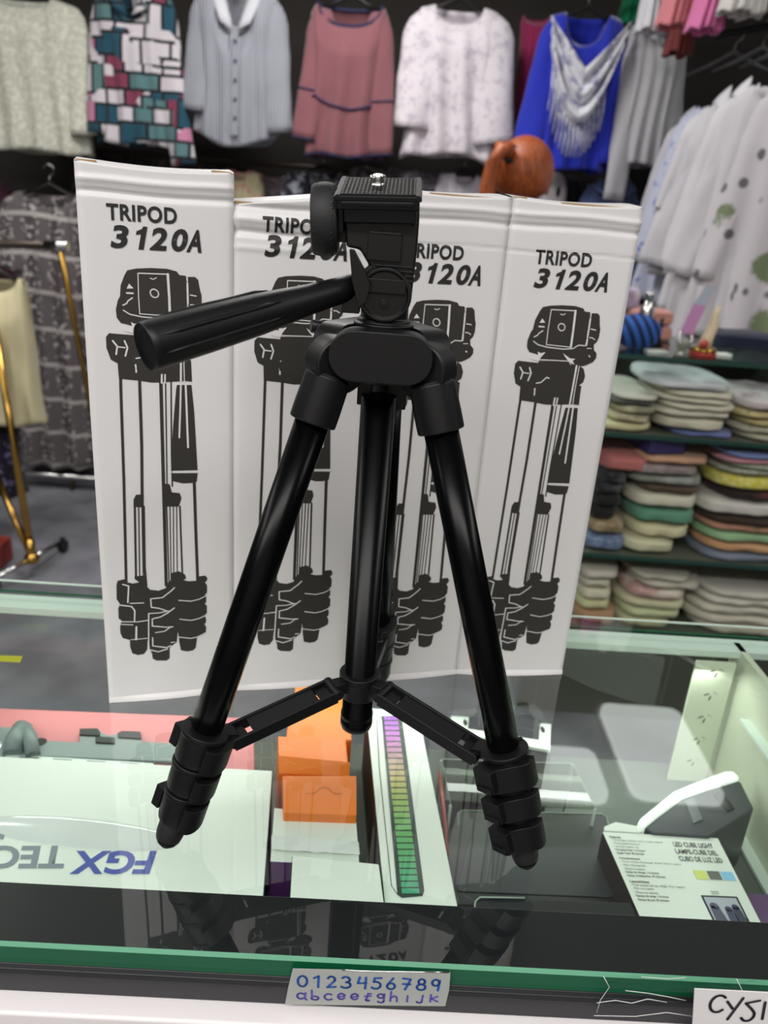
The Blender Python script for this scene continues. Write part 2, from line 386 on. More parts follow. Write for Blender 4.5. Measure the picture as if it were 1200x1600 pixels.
# pan head
hd = MB(); head_xz = [(-29.9, 349.3), (6.4, 351.9), (6.6, 338.6), (6.0, 326.5), (5.7, 314.7), (3.3, 308.3), (-.9, 304.1), (-12.9, 303.3), (-18.9, 306.9), (-22.4, 315.8), (-21.3, 325.1), (-16.5, 329.4), (-21.7, 336.6), (-28.3, 337.3)]
hd.prism([(a / 1000, b / 1000) for a, b in head_xz], lambda x, z, t: Vector((x, t, z)), .4045, .4285)
ho = hd.build('pan_head', 'blk', tp, .0014, 3)
m = MB(); bx0 = Vector((-.0078, .4045, .3162))
m.lathe(bx0, bx0 + Vector((0, -1, 0)), [(0, .0135), (.0025, .0135), (.0035, .0130), (.0035, .0116), (.0022, .0112)], 36)
m.box(bx0 + Vector((0, -.0024, .0042)), (.0205, .0018, .0068)); m.box(bx0 + Vector((0, -.0030, .0004)), (.021, .0012, .0006))
m.cyl(bx0 + Vector((0, -.002, -.0045)), bx0 + Vector((0, -.0032, -.0045)), .0024, n=16); m.cyl(bx0 + Vector((0, -.002, -.0045)), bx0 + Vector((0, -.0042, -.0045)), .0010, n=12)
m.build('tilt_boss', 'blk_s', ho, .0003)
m = MB(); m.box((-.0095, .4035, .3450), (.0160, .002, .0012)); m.box((-.0095, .4036, .3385), (.0165, .0016, .0125))
for k in range(4): m.box((-.004, .4040, .3300 - k * .0022), (.019, .0012, .0007))
m.build('front_rib', 'blk_s', ho, .0003)
m = MB(); m.lathe((-.0305, .4095, .3530), (1, .4095, .3530 + .055), [(0, .0058), (.0004, .0062), (.0195, .0066), (.0198, .0060), (.0365, .0060), (.0368, .0056)], 30)
m.lathe((-.0345, .4125, .3492), (-.0290, .4125, .3492), [(0, .0046), (.0060, .0046)], 20)
m.box((-.0315, .4125, .3437), (.0050, .010, .009))
m.build('tilt_hinge', 'blk', ho, .0004)
# side tilt knob: broad ribbed disc seen edge-on
kc = Vector((-.0398, .4140, .3490)); kx = Vector((1, .05, .06)).normalized(); m = MB()
prof = [(-.0070, .0135), (-.0066, .0160), (-.0050, .0168), (-.001, .0176), (.003, .0172), (.0058, .0160), (.0066, .0135)]
m.lathe(kc, kc + kx, prof, 48)
for i in range(36):
    a = 2 * PI * i / 36; e = Vector((0, math.cos(a), math.sin(a)))
    m.box(kc + e * .0166, (.0095, .0009, .0012), Matrix.Rotation(a, 3, 'X'))
m.build('tilt_knob', 'blk_r', tp, .0003)
# quick release plate, tipped towards the camera
tl = Matrix.Rotation(math.radians(13.5), 3, 'X') @ Matrix.Rotation(math.radians(3), 3, 'Y').transposed(); pc = Vector((-.0140, .4140, .3648))
m = MB(); m.box(pc - tl @ Vector((0, 0, .0030)), (.0395, .040, .0046), tl); m.box(pc - tl @ Vector((-.0010, 0, .0080)), (.0350, .036, .0075), tl); m.box(pc - tl @ Vector((-.017, -.001, .008)), (.0022, .034, .010), tl); m.box(pc - tl @ Vector((.0180, -.001, .010)), (.0030, .034, .014), tl)
pl = m.build('mounting_platform', 'blk_s', tp, .0008)
m = MB(); m.box(pc, (.0415, .0405, .0022), tl); m.box(pc - tl @ Vector((0, .0205, .0022)), (.034, .0008, .0018), tl)
qp = m.build('quick_release_plate', 'blk', tp, .0012, 3)
m = MB()
for i in range(19): m.box(pc + tl @ Vector((-.0171 + i * .0019, 0, .0013)), (.0006, .0365, .0009), tl)
for j in range(11): m.box(pc + tl @ Vector((0, -.0174 + j * .0034, .0013)), (.036, .0009, .0011), tl)
for i in (-1, 1):
    m.box(pc + tl @ Vector((i * .0189, 0, .0012)), (.0022, .0405, .0012), tl)
m.build('rubber_grid', 'blk_r', qp)['label'] = 'black grid-patterned rubber pad'
m = MB(); sc0 = pc + tl @ Vector((-.0010, .004, .001)); upv = tl @ Vector((0, 0, 1))
m.lathe(sc0, sc0 + upv, [(0, .0034), (.0008, .0034), (.0009, .0028), (.0018, .0030), (.0024, .0026), (.0031, .0030), (.0037, .0026), (.0044, .0029), (.0050, .0022)], 20)
m.tube([sc0 + tl @ Vector((.0036 * math.cos(t / 3), .0036 * math.sin(t / 3), .0040)) for t in range(14)], .0005, 6)
m.build('camera_screw', 'steel', qp)['label'] = 'bright steel camera screw'
# lever behind the handle and handle socket
m = MB(); m.prism([(-.0262, .3368), (-.0240, .3365), (-.0178, .3268), (-.0150, .3205), (-.0165, .3130), (-.0200, .3095), (-.0240, .3215)], lambda x, z, t: Vector((x, t, z)), .396, .4035)
m.box((-.0245, .4075, .3105), (.009, .010, .009)); m.cyl((-.0178, .399, .3235), (-.0155, .399, .3205), .0012, n=10, mi=0)
m.build('pan_lock_lever', 'blk_s', tp, .0005)
m = MB(); h0 = Vector((-.0205, .412, .3195)); h1 = Vector((-.1085, .338, .2930)); hx = (h1 - h0).normalized(); HL = (h1 - h0).length
m.lathe(h0, h1, [(0, .0062), (HL * .12, .0066), (HL * .28, .0073), (HL * .40, .0086), (HL * .52, .0096), (HL * .75, .0104), (HL - .004, .0108), (HL - .0010, .0108), (HL, .0102), (HL - .0015, .0080)], 40)
hn = m.build('pan_handle', 'blk', tp); hn['label'] = 'long black tapered pan handle'
e1 = hx.cross(Vector((0, 0, 1))).normalized(); e2 = e1.cross(hx)
m = MB()
for a in (-.2, .55, 1.9, 3.3):
    def gp(t, a=a):
        rr = .0086 + (.0108 - .0086) * min(1, max(0, (t - .4) / .35)) ; rr = .0093 if t < .48 else (.0101 if t < .7 else .0108)
        return h0 + hx * HL * t + (e1 * -math.cos(a) + e2 * math.sin(a)) * (rr * .985)
    m.tube([gp(.44), gp(.50), gp(.62), gp(.76), gp(.88), gp(.955)], [.0002, .0009, .0010, .0010, .0010, .0003], 8)
m.build('grip_ridge', 'blk', hn)

# ------------------------------------------------------------------ four cartons in a row
ART = {"bp":[[[24.81,307.18],[26.62,310.17],[31.58,311.45],[40.66,312.27],[49.92,312.24],[55.96,310.98],[57.52,308.87],[61.06,308.69],[61.78,307.96],[67.0,308.18],[68.85,306.51],[70.05,299.74],[70.83,297.56],[70.84,291.45],[69.72,288.05],[67.93,286.3],[68.68,282.39],[71.0,280.22],[71.3,276.82],[69.47,273.91],[65.14,271.47],[62.34,270.46],[57.6,270.29],[53.84,271.3],[51.0,273.82],[28.58,273.59],[28.89,275.29],[28.07,276.73],[25.59,277.54],[21.35,278.4],[19.08,281.67],[18.87,286.67],[20.3,292.26],[21.68,294.51],[22.35,301.1]],[[29.31,272.71],[51.11,273.26],[52.65,271.26],[59.91,270.72],[63.3,268.54],[65.22,263.43],[64.52,258.77],[61.91,256.59],[63.62,255.83],[64.04,241.72],[59.7,242.19],[44.74,241.15],[38.73,240.97],[30.11,242.25],[18.57,243.31],[18.23,253.21],[14.34,255.4],[12.04,262.78],[12.18,269.61],[14.17,271.95],[20.69,271.5],[28.99,271.11]],[[54.3,239.49],[63.65,239.58],[65.07,222.42],[66.71,180.61],[49.28,180.55],[49.56,191.42],[51.3,212.68]],[[49.23,178.66],[66.68,178.25],[66.04,172.33],[62.2,171.39],[56.75,171.24],[49.76,173.21]],[[23.75,155.19],[23.98,160.68],[25.71,164.02],[30.75,164.16],[30.38,154.5]],[[44.2,171.44],[47.95,171.04],[49.14,165.07],[54.55,164.15],[55.56,160.37],[53.65,154.4],[43.85,154.75]],[[10.75,99.89],[16.26,101.11],[16.82,98.36],[20.88,97.11],[25.04,97.79],[22.13,100.72],[22.21,102.63],[28.7,103.01],[29.77,94.56],[32.45,91.45],[38.02,90.4],[43.0,92.0],[44.52,95.98],[46.7,98.27],[47.27,103.9],[52.52,105.02],[56.71,102.16],[57.5,99.17],[55.48,97.68],[59.46,96.59],[65.2,96.7],[65.53,99.95],[71.01,100.41],[72.43,98.18],[71.98,96.24],[70.66,95.01],[72.08,92.43],[72.02,86.62],[70.55,85.06],[71.4,82.49],[71.36,79.13],[70.17,77.54],[71.76,75.72],[71.7,69.79],[70.06,67.88],[71.06,64.72],[71.03,62.15],[69.83,60.53],[71.13,57.83],[70.78,53.53],[64.51,50.62],[63.33,41.12],[61.36,39.02],[56.9,38.41],[52.5,39.9],[51.35,47.51],[51.28,50.98],[50.67,56.2],[49.73,47.32],[44.51,42.96],[44.27,33.88],[42.01,32.0],[34.74,32.75],[32.18,34.59],[31.76,39.0],[30.44,42.6],[29.95,52.96],[29.1,49.28],[28.58,42.78],[26.29,39.2],[21.96,38.6],[18.04,40.37],[16.84,45.65],[16.82,51.63],[11.99,53.78],[10.52,58.14],[10.62,63.16],[11.97,68.04],[9.97,69.87],[10.1,78.11],[11.49,81.27],[9.36,85.51],[9.78,96.76]]],"bl":[[[[20.28,256.82],[19.47,239.81],[18.45,177.64],[16.42,98.7]],2.03],[[[31.54,257.04],[31.11,239.93],[30.77,198.81],[29.66,163.45]],2.16],[[[43.94,257.28],[44.3,240.06],[43.88,169.68],[43.49,94.42]],2.43],[[[30.28,155.25],[29.2,109.04],[29.77,94.56]],1.89],[[[46.46,244.1],[47.24,240.09],[46.21,171.09]],0.95],[[[50.27,257.4],[50.71,240.13],[49.7,191.42],[49.66,169.51]],1.08],[[[52.23,218.26],[54.25,237.46]],0.81],[[[64.28,173.57],[64.86,130.77],[65.49,97.0]],2.3],[[[24.56,155.46],[23.18,102.73]],1.62],[[[27.05,154.62],[25.65,102.57]],0.95],[[[29.18,154.54],[27.99,102.41]],0.81],[[[45.47,154.69],[45.53,96.72]],0.95],[[[47.65,154.61],[46.98,98.25]],0.81],[[[49.96,154.53],[48.94,102.98]],0.81],[[[52.14,154.45],[51.34,102.83]],0.81],[[[54.33,154.37],[54.85,101.79]],1.35]],"wp":[[[27.33,302.4],[25.77,299.28],[29.87,299.66]],[[22.65,273.94],[26.43,275.99],[27.99,277.18],[27.43,279.18],[29.6,278.14],[33.2,279.06],[30.41,275.35],[29.04,272.25],[25.16,272.9]],[[46.06,278.96],[51.88,275.56],[55.7,275.47],[53.98,273.81],[56.01,271.15],[51.38,273.04],[48.48,276.0]]],"wl":[[[[32.83,308.81],[32.64,294.94],[32.89,284.42],[50.43,283.62]],0.57],[[[32.83,308.81],[51.09,309.04]],0.69],[[[50.51,309.01],[51.04,294.57],[51.13,283.65]],1.49],[[[39.99,306.18],[41.84,305.61],[43.53,306.55]],0.57],[[[25.72,296.76],[29.44,296.69]],1.03],[[[28.97,293.92],[26.16,291.93],[25.57,290.58],[23.22,289.28]],0.8],[[[23.24,286.28],[26.88,283.97],[34.14,282.57],[46.02,281.89],[52.96,282.71],[56.62,285.32],[61.97,285.18],[62.17,291.67]],0.69],[[[62.04,308.41],[62.25,305.47]],0.92],[[[62.23,304.37],[62.3,297.22],[62.29,291.68]],1.15],[[[62.48,290.01],[62.5,285.54]],0.92],[[[63.86,297.07],[67.49,296.55]],0.69],[[[63.82,291.07],[65.83,291.03],[67.83,289.88]],0.69],[[[63.27,283.32],[66.45,283.44]],0.46],[[[65.68,278.1],[66.24,277.66]],0.92],[[[28.58,273.59],[51.05,273.6]],0.57],[[[16.06,267.25],[18.58,263.92],[17.7,258.96]],1.03],[[[18.63,263.58],[23.19,263.16]],0.8],[[[23.1,267.38],[24.71,263.21],[23.18,257.99]],1.03],[[[29.6,256.47],[33.06,257.16],[36.57,261.08],[38.58,260.46]],0.8],[[[29.07,252.39],[29.23,250.65]],1.03],[[[29.26,249.72],[29.34,247.74]],1.03],[[[57.55,270.52],[57.19,252.7],[56.92,242.1]],1.26],[[[59.61,270.36],[59.11,252.76],[59.2,241.58]],0.57],[[[45.07,246.23],[44.8,240.8]],1.15],[[[47.11,246.29],[46.84,240.86]],0.92],[[[56.9,240.19],[56.15,223.79],[55.05,203.92]],1.08],[[[59.89,240.22],[60.22,223.8],[60.63,197.01]],1.22],[[[49.93,179.66],[67.1,179.27]],1.08],[[[14.02,96.95],[17.92,95.39],[16.79,82.49]],0.95],[[[18.14,81.57],[27.6,81.33]],0.68],[[[11.87,80.59],[19.14,79.03],[21.22,75.57],[20.73,67.3]],0.95],[[[11.23,67.28],[23.08,66.26],[29.74,67.03]],0.68],[[[11.83,65.06],[19.47,64.06]],0.68],[[[21.79,62.18],[21.21,51.73]],1.22],[[[17.54,51.9],[28.92,52.2]],0.54],[[[49.1,92.23],[46.76,89.77],[40.67,84.78],[32.47,84.25],[32.66,77.47],[38.28,76.19],[43.9,73.4]],0.81],[[[48.69,75.86],[43.86,72.06],[38.77,69.12],[33.04,67.93],[32.84,62.05],[42.81,60.32],[47.14,60.28]],0.81],[[[30.65,72.47],[38.16,72.53],[44.62,73.68]],0.68],[[[30.65,72.47],[29.64,44.41]],0.81],[[[34.79,56.44],[41.28,57.05],[45.7,60.41]],0.68],[[[32.79,52.36],[32.56,45.5],[42.33,43.17],[45.28,44.62]],0.81],[[[30.71,42.23],[36.42,40.1],[43.03,42.06]],0.81],[[[51.99,81.78],[60.6,80.45],[66.43,81.69],[71.12,84.01]],0.68],[[[52.36,66.3],[60.33,64.6],[66.21,65.81],[70.65,67.83]],0.68],[[[51.29,51.33],[60.06,49.47],[65.99,50.49],[70.49,53.38]],0.68],[[[45.64,47.19],[48.28,47.46]],0.68],[[[44.61,297.29],[44.59,296.32],[44.2,295.48],[43.5,294.91],[42.6,294.68],[41.62,294.83],[40.73,295.35],[40.06,296.14],[39.7,297.1],[39.72,298.06],[40.11,298.9],[40.81,299.47],[41.71,299.7],[42.68,299.55],[43.57,299.04],[44.25,298.25],[44.61,297.29]],0.8]]}
BW, BH, BD = .0915, .370, .083
def carton(x, y, a, dv, du, crush, label, seed, drop=0):
    O = Vector((x, y, 0)); U = Vector((math.cos(a), math.sin(a), 0)); Nn = Vector((-math.sin(a), math.cos(a), 0))  # Nn points away from the camera
    rnd = random.Random(seed); W = BW - .0004
    cr = [(.3535 - drop, .0016, .0020, rnd.uniform(-.02, .02)), (.3605 - drop, .0016, -.0016, rnd.uniform(-.02, .02))]
    if crush: cr = [(.352, .0022, .0030, .05), (.3445, .0022, -.0016, .03), (.3365, .0022, .0024, -.02), (.328, .0018, -.0008, .08)]
    if dv < 0: cr.append((.3365, .0006, .0009, .01))
    def top(u): return (BH - crush * (1 - u / BW) ** .8 - (.004 if crush else 0)) if crush else BH - drop - .002 * math.sin(u / BW * PI)
    def disp(u, v):
        d = 0
        for vc, wd, am, sl_ in cr:
            q = (v - vc - sl_ * (u - BW / 2) * .3 - .0005 * math.sin(u * 75 + seed)) / wd
            f = 1 if not crush else (1.0 - .45 * (u / BW))
            d += am * f * math.exp(-q * q)
        return d + .0004 * math.sin(u * 60 + seed) * math.sin(v * 21)
    def P3(u, v, t): return O + U * u + Nn * (disp(u, v) - t) + Vector((0, 0, v if v < .30 else v * 1.0))
    t = thing('tripod_carton', label, 'box', O + U * W / 2 + Nn * BD / 2, a, 'white tripod cartons standing in a row behind the tripod')
    m = MB(); nu, nv = 22, 150
    def vv(u, b):
        lo = .28; return b / .55 * lo if b < .55 else lo + (b - .55) / .45 * (top(u) - lo)
    m.grid(nu, nv, lambda a_, b: P3(a_ * W, vv(a_ * W, b), 0 if 0 < a_ < 1 else -.0006))
    m.grid(1, nv, lambda a_, b: P3(0, vv(0, b), -.0006) + Nn * a_ * (BD - .003))
    m.grid(1, nv, lambda a_, b: P3(W, vv(W, b), -.0006) + Nn * a_ * (BD - .003))
    bk = lambda u, v: O + U * u + Nn * BD + Vector((0, 0, v))
    m.grid(6, 6, lambda a_, b: bk(a_ * W, b * top(a_ * W)))
    m.grid(nu, 6, lambda a_, b: P3(a_ * W, vv(a_ * W, 1), 0) * (1 - b) + bk(a_ * W, top(a_ * W)) * b + Vector((0, 0, .003 * math.sin(b * PI))))
    m.grid(nu, 1, lambda a_, b: P3(a_ * W, 0, 0) * (1 - b) + bk(a_ * W, 0) * b)
    b = m.build('carton_body', 'carton', t)
    # folded lip and bare corrugated edges at the top and the bottom
    m = MB()
    for (ua, ub) in ((.0005, .012), (W - .013, W - .001)) if not dv else ((.001, .01), (.035, .085)):
        m = MB(); m.box(O + U * (ua + ub) / 2 + Nn * .006 + Vector((0, 0, top((ua + ub) / 2) + .0004)), (ub - ua, .006, .0016), Matrix.Rotation(a, 3, 'Z'))
        m.build('carton_flap', 'flute', t, .0004)['label'] = 'bare brown cardboard edge'
    m = MB(); m.grid(14, 3, lambda a_, b_: O + U * (a_ * W) - Nn * (.0004 + .0032 * math.sin(b_ * PI / 2)) * (.3 + .7 * math.sin(a_ * PI)) + Vector((0, 0, .0004 + .004 * (1 - b_) * (1 if b_ < 1 else 0))))
    m.build('bottom_flap', 'carton', t)
    # printed drawing: black areas with the unprinted lines standing in them
    k = 1 / 1000
    m = MB(); pr = lambda u, v, t_: P3(u * k + du, v * k + dv, t_)
    for pl_ in ART['bp']: m.prism([(p[0], p[1]) for p in pl_], pr, .00015, .00025)
    for pts, wd in ART['bl']: 
        for p, q in zip(pts, pts[1:]): pass
        m.ribbon(pts, wd * .92, pr, .00022)
    po_ = m.build('printed_drawing', 'ink', t); po_['label'] = 'black printed drawing of a folded tripod'
    m = MB()
    for pl_ in ART['wp']: m.add([pr(p[0], p[1], .0004) for p in pl_], [list(range(len(pl_)))])
    for pts, wd in ART['wl']: m.ribbon(pts, max(.5, wd), pr, .0004)
    m.build('drawing_lines', 'inkwhite', po_)
    f = lambda u, v: P3(u, v, .0005)
    def fs(u, v):   # lettering swallowed by the crease of the crushed carton
        return P3(u, v, .0003)
    text('TRIPOD', 'printed_word', 'ink2', t, f, .0405, .0095, .0163 + du, .3385 + dv - (.001 if crush else 0), bold=.03, space=1.08, cut=True)
    m = MB(); h = .0133; x0 = .0175 + du; y0 = .3228 + dv; f2 = lambda u, v, t_: P3(x0 + u + .2 * v, y0 + v, .0005)
    for ch, a_, b_ in (('3', 0, .0092), ('2', .0226, .0323), ('0', .0345, .0441), ('A', .0443, .0536)):
        text(ch, 'printed_digit', 'ink2', t, lambda u, v, a_=a_: f2(a_ + u, v, 0), b_ - a_, h, bold=.035, cut=True)
    for q in ([(.0162, 0), (.0192, 0), (.0192, .0045), (.0162, .0045)], [(.0162, .0045), (.0192, .0045), (.0192, .009), (.0162, .009)], [(.0162, .009), (.0192, .009), (.0192, h), (.0168, h), (.0162, .0118)], [(.0162, .0118), (.0162, .009), (.0134, .0083), (.0134, .0104)]):
        m.add([f2(*p, 0) for p in q], [list(range(len(q)))])
    m.build('printed_digit', 'ink2', t)
    return t
carton(-.1932, .4874, .3066, 0, 0, 0, 'leftmost white carton in the row, its full height reaching highest in the photo', 1)
carton(-.1064, .5150, .262, 0, .0012, .0135, 'white carton with a crumpled top-left corner, second from the left behind the tripod handle', 2, 0)
carton(-.0180, .5388, .262, -.011, .0035, 0, 'white carton behind the right leg of the tripod, between the crumpled one and the rightmost', 3, .001)
carton(.0703, .5625, .1301, -.010, .0035, 0, 'rightmost white carton in the row, leaning beside the shelf of folded clothes', 4, .0005)

# ------------------------------------------------------------------ what lies inside the display case
ZF = -.16
def quad(name, label, cat, q, zt, m, zb=ZF, parent=None, side=None, bevel=.0008, group=None):
    P = [pz_(*p, zt) for p in q]; c = sum(P, Vector()) / 4
    o = thing(name, label, cat, (c.x, c.y, zb), 0, group) if not parent else parent
    b = MB(); n = len(P); lo = [Vector((p.x, p.y, zb)) for p in P]
    b.add(P + lo, [list(range(n))], 0); b.add(P + lo, [list(range(n, 2 * n))[::-1]] + [(i, i + n, (i + 1) % n + n, (i + 1) % n) for i in range(n)], 1 if side else 0)
    bd = b.build('carton_body' if not parent else name, [m, side] if side else m, o, bevel)
    return o, bd
def onq(z, x0, x1, y0, y1):     # maps 0..1 rectangle to the level z, corners as seen (x0,y0)-(x1,y1)
    c = [pz_(x0, y1, z), pz_(x1, y1, z), pz_(x0, y0, z), pz_(x1, y0, z)]
    return lambda u, v: (c[0] * (1 - u) + c[1] * u) * (1 - v) + (c[2] * (1 - u) + c[3] * u) * v
def quadmap(z, TL, TR, BR, BL):
    c = [pz_(*BL, z), pz_(*BR, z), pz_(*TL, z), pz_(*TR, z)]
    return lambda u, v: (c[0] * (1 - u) + c[1] * u) * (1 - v) + (c[2] * (1 - u) + c[3] * u) * v
M['navy'] = mat('navy_purple_card', '#3b3566', .5); M['logo'] = mat('logo_blue', '#4b59ad', .5); M['logogrey'] = mat('logo_grey', '#878d98', .5)
M['redbox'] = mat('red_card', '#c8787c', .6); M['platem'] = mat('grey_moulded_plastic', '#7f8c8b', .5, var=(15, .08))
M['purple'] = mat('purple_card', '#5a2c6c', .4); M['green'] = mat('green_card', '#2f9a5f', .5); M['darkcard'] = mat('dark_card_side', '#3a3434', .5)
M['txt'] = mat('small_print', '#4a4f4c', .6); M['tray'] = mat('black_tray_plastic', '#17191c', .45); M['edgelight'] = mat('frosted_edge', '#aab8ac', .4)
M['acry'] = pane('clear_acrylic', (.78, .82, .76), 1.25)

fx, fb = quad('monitor_box', 'large white box with upside-down blue and grey lettering, at the left under the glass', 'box', [(-420, 1160), (426, 1204), (408, 1450), (-420, 1400)], -.085, 'white', side='navy')
zt = -.0846
text('FGX', 'logo_lettering', 'logo', fx, lambda u, v: onq(zt, 108, 245, 1329, 1366)(u, v), 1, 1, bold=.03, shear=.25, flip=True)
text('TECH', 'logo_lettering', 'logogrey', fx, lambda u, v: onq(zt, -62, 100, 1321, 1357)(u, v), 1, 1, bold=.03, shear=.15, flip=True)
b = MB(); b.add([onq(zt, -40, 15, 1282, 1311)(u, v) for u, v in ((0, 0), (.82, 0), (1, 1), (0, 1))], [(0, 1, 2, 3)]); b.build('printed_patch', 'logogrey', fx)
cpt = pz_(125, 1303, -.086); b = MB(); b.ell(cpt, (.078, .0155, .0035), Matrix.Rotation(-.04, 3, 'Z'), 28); b.build('plastic_window', mat('glossy_white_plastic', '#dfe3e2', .12), fx)  # low glossy dome standing for the clear plastic window of the box

quad('red_box', 'flat red box lying behind the grey plastic bracket under the glass', 'box', [(-300, 1095), (396, 1122), (398, 1215), (-300, 1190)], -.1045, 'redbox')
br = thing('wall_bracket', 'grey moulded plastic wall bracket with black slots, under the glass at the left', 'bracket', pz_(120, 1160, -.104))
s_ = lambda L: [(a / 2.6667, 880 + b_ / 2.6667) for a, b_ in L]
def flat(poly, z0, z1, name, m, parent, bevel=.0006):
    b = MB(); 
    P = [pz_(*p, z1) for p in poly]; n = len(P)
    b.add(P + [Vector((p.x, p.y, z0)) for p in P], [list(range(n)), list(range(n, 2 * n))[::-1]] + [(i, i + n, (i + 1) % n + n, (i + 1) % n) for i in range(n)])
    return b.build(name, m, parent, bevel)
flat(s_([(-400, 670), (45, 682), (60, 676), (128, 680), (150, 700), (158, 722), (190, 738), (330, 745), (335, 690), (408, 686), (428, 706), (450, 716), (486, 712), (508, 697), (585, 700), (592, 742), (760, 752), (760, 828), (150, 802), (-400, 785)]), -.1045, -.1010, 'plate', 'platem', br)
flat(s_([(332, 688), (405, 686), (418, 704), (416, 718), (330, 714)]), -.101, -.0995, 'slot_cap', 'blk', br); flat(s_([(490, 706), (508, 697), (585, 700), (590, 730), (492, 724)]), -.101, -.0995, 'slot_cap', 'blk', br)
flat(s_([(398, 720), (478, 724), (478, 750), (398, 746)]), -.101, -.0995, 'slot_cap', 'blk', br)
b = MB(); hc = pz_(169 / 2.667, 880 + 745 / 2.667, -.1009); b.lathe(hc, hc + Vector((0, 0, 1)), [(0, .0052), (.0003, .0052)], 20); b.build('screw_hole', 'black', br)
b = MB(); ca = pz_(15, 1158, -.100); cb = pz_(52, 1158, -.100); b.tube([pz_(20, 1178, -.1), pz_(22, 1158, -.095), pz_(34, 1138, -.100)], .008, 12); b.tube([pz_(52, 1180, -.1), pz_(48, 1160, -.095), pz_(40, 1138, -.100)], .006, 12); b.build('curved_lip', 'platem', br)
st = thing('striped_strip', 'narrow pale green and white striped strip between the bracket and the white box', 'strip', pz_(100, 1192, -.104))
flat(s_([(-300, 775), (640, 832), (640, 866), (-300, 830)]), -.1045, -.1015, 'strip_body', 'mint', st)
for k in range(5): flat(s_([(k * 140 - 60, 796 + k * 8.3), (k * 140 + 20, 801 + k * 8.3), (k * 140 + 28, 836 + k * 8.3), (k * 140 - 52, 831 + k * 8.3)]), -.1015, -.1010, 'grey_stripe', 'platem', st, 0)

oc = [([(462, 1064), (534, 1068), (536, 1112), (458, 1110)], -.092, 'orange box farthest back of the orange boxes, mostly under the tripod column', 0),
      ([(452, 1108), (551, 1112), (549, 1156), (447, 1154)], -.086, 'orange box behind the orange one with a slanted lid', 1),
      ([(434, 1150), (540, 1155), (546, 1213), (436, 1208)], -.080, 'orange box with a slanted lid and bright left edge, third from the back', 2),
      ([(441, 1212), (557, 1212), (557, 1274), (443, 1270)], -.078, 'orange box with a thumb notch, nearest of the orange ones, touching a white box', 3)]
for q, z, lb, k in oc:
    o, bd = quad('orange_box', lb, 'box', q, z, 'orange', group='orange boxes under the glass')
    if k == 2:
        b = MB(); P = [pz_(*p, z + .0005) for p in ((436, 1187), (546, 1197), (546, 1213), (436, 1208))]; b.add(P + [v + Vector((0, 0, .004)) for v in (P[0], P[1])], [(0, 1, 2, 3), (3, 2, 5, 4), (0, 3, 4), (1, 5, 2), (0, 4, 5, 1)]); b.build('lid_flap', 'orange', o)
    if k == 3:
        b = MB(); f = onq(z + .0003, 478, 535, 1228, 1246)
        pts = [(0, .35), (.25, .4), (.34, .75), (.5, .95), (.66, .75), (.75, .4), (1, .35)]
        for p, q2 in zip(pts, pts[1:]): b.add([f(p[0], p[1]), f(q2[0], q2[1]), f(q2[0], q2[1] - .07), f(p[0], p[1] - .07)], [(0, 1, 2, 3)])
        b.build('thumb_notch', mat('notch_line', '#b85a10', .6), o)
o, bd = quad('white_box', 'white tuck-end box with a shiny film, just in front of the orange boxes', 'box', [(428, 1262), (556, 1272), (562, 1352), (422, 1346)], -.086, 'white', side='purple')
b = MB(); f = quadmap(-.0852, (424, 1308), (560, 1318), (562, 1338), (424, 1330)); b.grid(16, 4, lambda u, v: f(u, v) + Vector((0, 0, .0015 + .0018 * noise.noise(Vector((u * 9, v * 4, 3)))))); b.build('shiny_film', mat('clear_film', '#dfe4e2', .08), o)
quad('white_box', 'small white box with a green side, beside the near end of the light-bar box', 'box', [(457, 1336), (592, 1350), (604, 1440), (452, 1424)], -.083, 'white', side='green', group=None)

lb_, bd = quad('light_bar_box', 'long white box printed with a rainbow light bar, running away from the viewer', 'box', [(572, 1106), (654, 1112), (722, 1450), (604, 1446)], -.088, 'white', side='darkcard')
zz = -.0876
b = MB(); P = [pz_(*p, zz) for p in ((596, 1119), (624, 1118), (628, 1122), (663, 1392), (660, 1400), (628, 1403), (621, 1398))]; b.add(P, [list(range(7))]); b.build('printed_bar', mat('bar_black', '#33413a', .5), lb_)
def hue(t):
    st_ = [(0, (.62, .36, .75)), (.15, (.78, .5, .78)), (.25, (.75, .6, .62)), (.38, (.75, .68, .42)), (.5, (.62, .72, .36)), (.65, (.45, .72, .42)), (1, (.30, .66, .52))]
    for (a, ca), (b_, cb_) in zip(st_, st_[1:]):
        if t <= b_: k = (t - a) / (b_ - a); return [x * (1 - k) + y * k for x, y in zip(ca, cb_)]
    return st_[-1][1]
NS = 30
def xl(y): return 599.5 + (y - 1120) * (628.5 - 599.5) / 280
def xr(y): return 621.5 + (y - 1120) * (656 - 621.5) / 280
ypos = [1120 + 278 * (i / NS) ** 1.09 for i in range(NS + 1)]
for i in range(NS):
    ya, yb = ypos[i], ypos[i + 1] - 2.0
    c_ = hue(i / (NS - 1)); hx_ = '#%02x%02x%02x' % tuple(int(255 * x) for x in c_)
    b = MB(); b.add([pz_(*p, zz + .0002) for p in ((xl(ya), ya), (xr(ya), ya), (xr(yb), yb), (xl(yb), yb))], [(0, 1, 2, 3)]); b.build('colour_segment', mat('segment_' + hx_[1:], hx_, .5), lb_)
b = MB(); ln = [(596, 1119), (588, 1126), (592, 1200), (611, 1384), (621, 1398)]
for p, q in zip(ln, ln[1:]): b.add([pz_(p[0], p[1], zz), pz_(p[0] + 1.3, p[1], zz), pz_(q[0] + 1.3, q[1], zz), pz_(q[0], q[1], zz)], [(0, 1, 2, 3)])
b.build('printed_outline', 'txt', lb_)
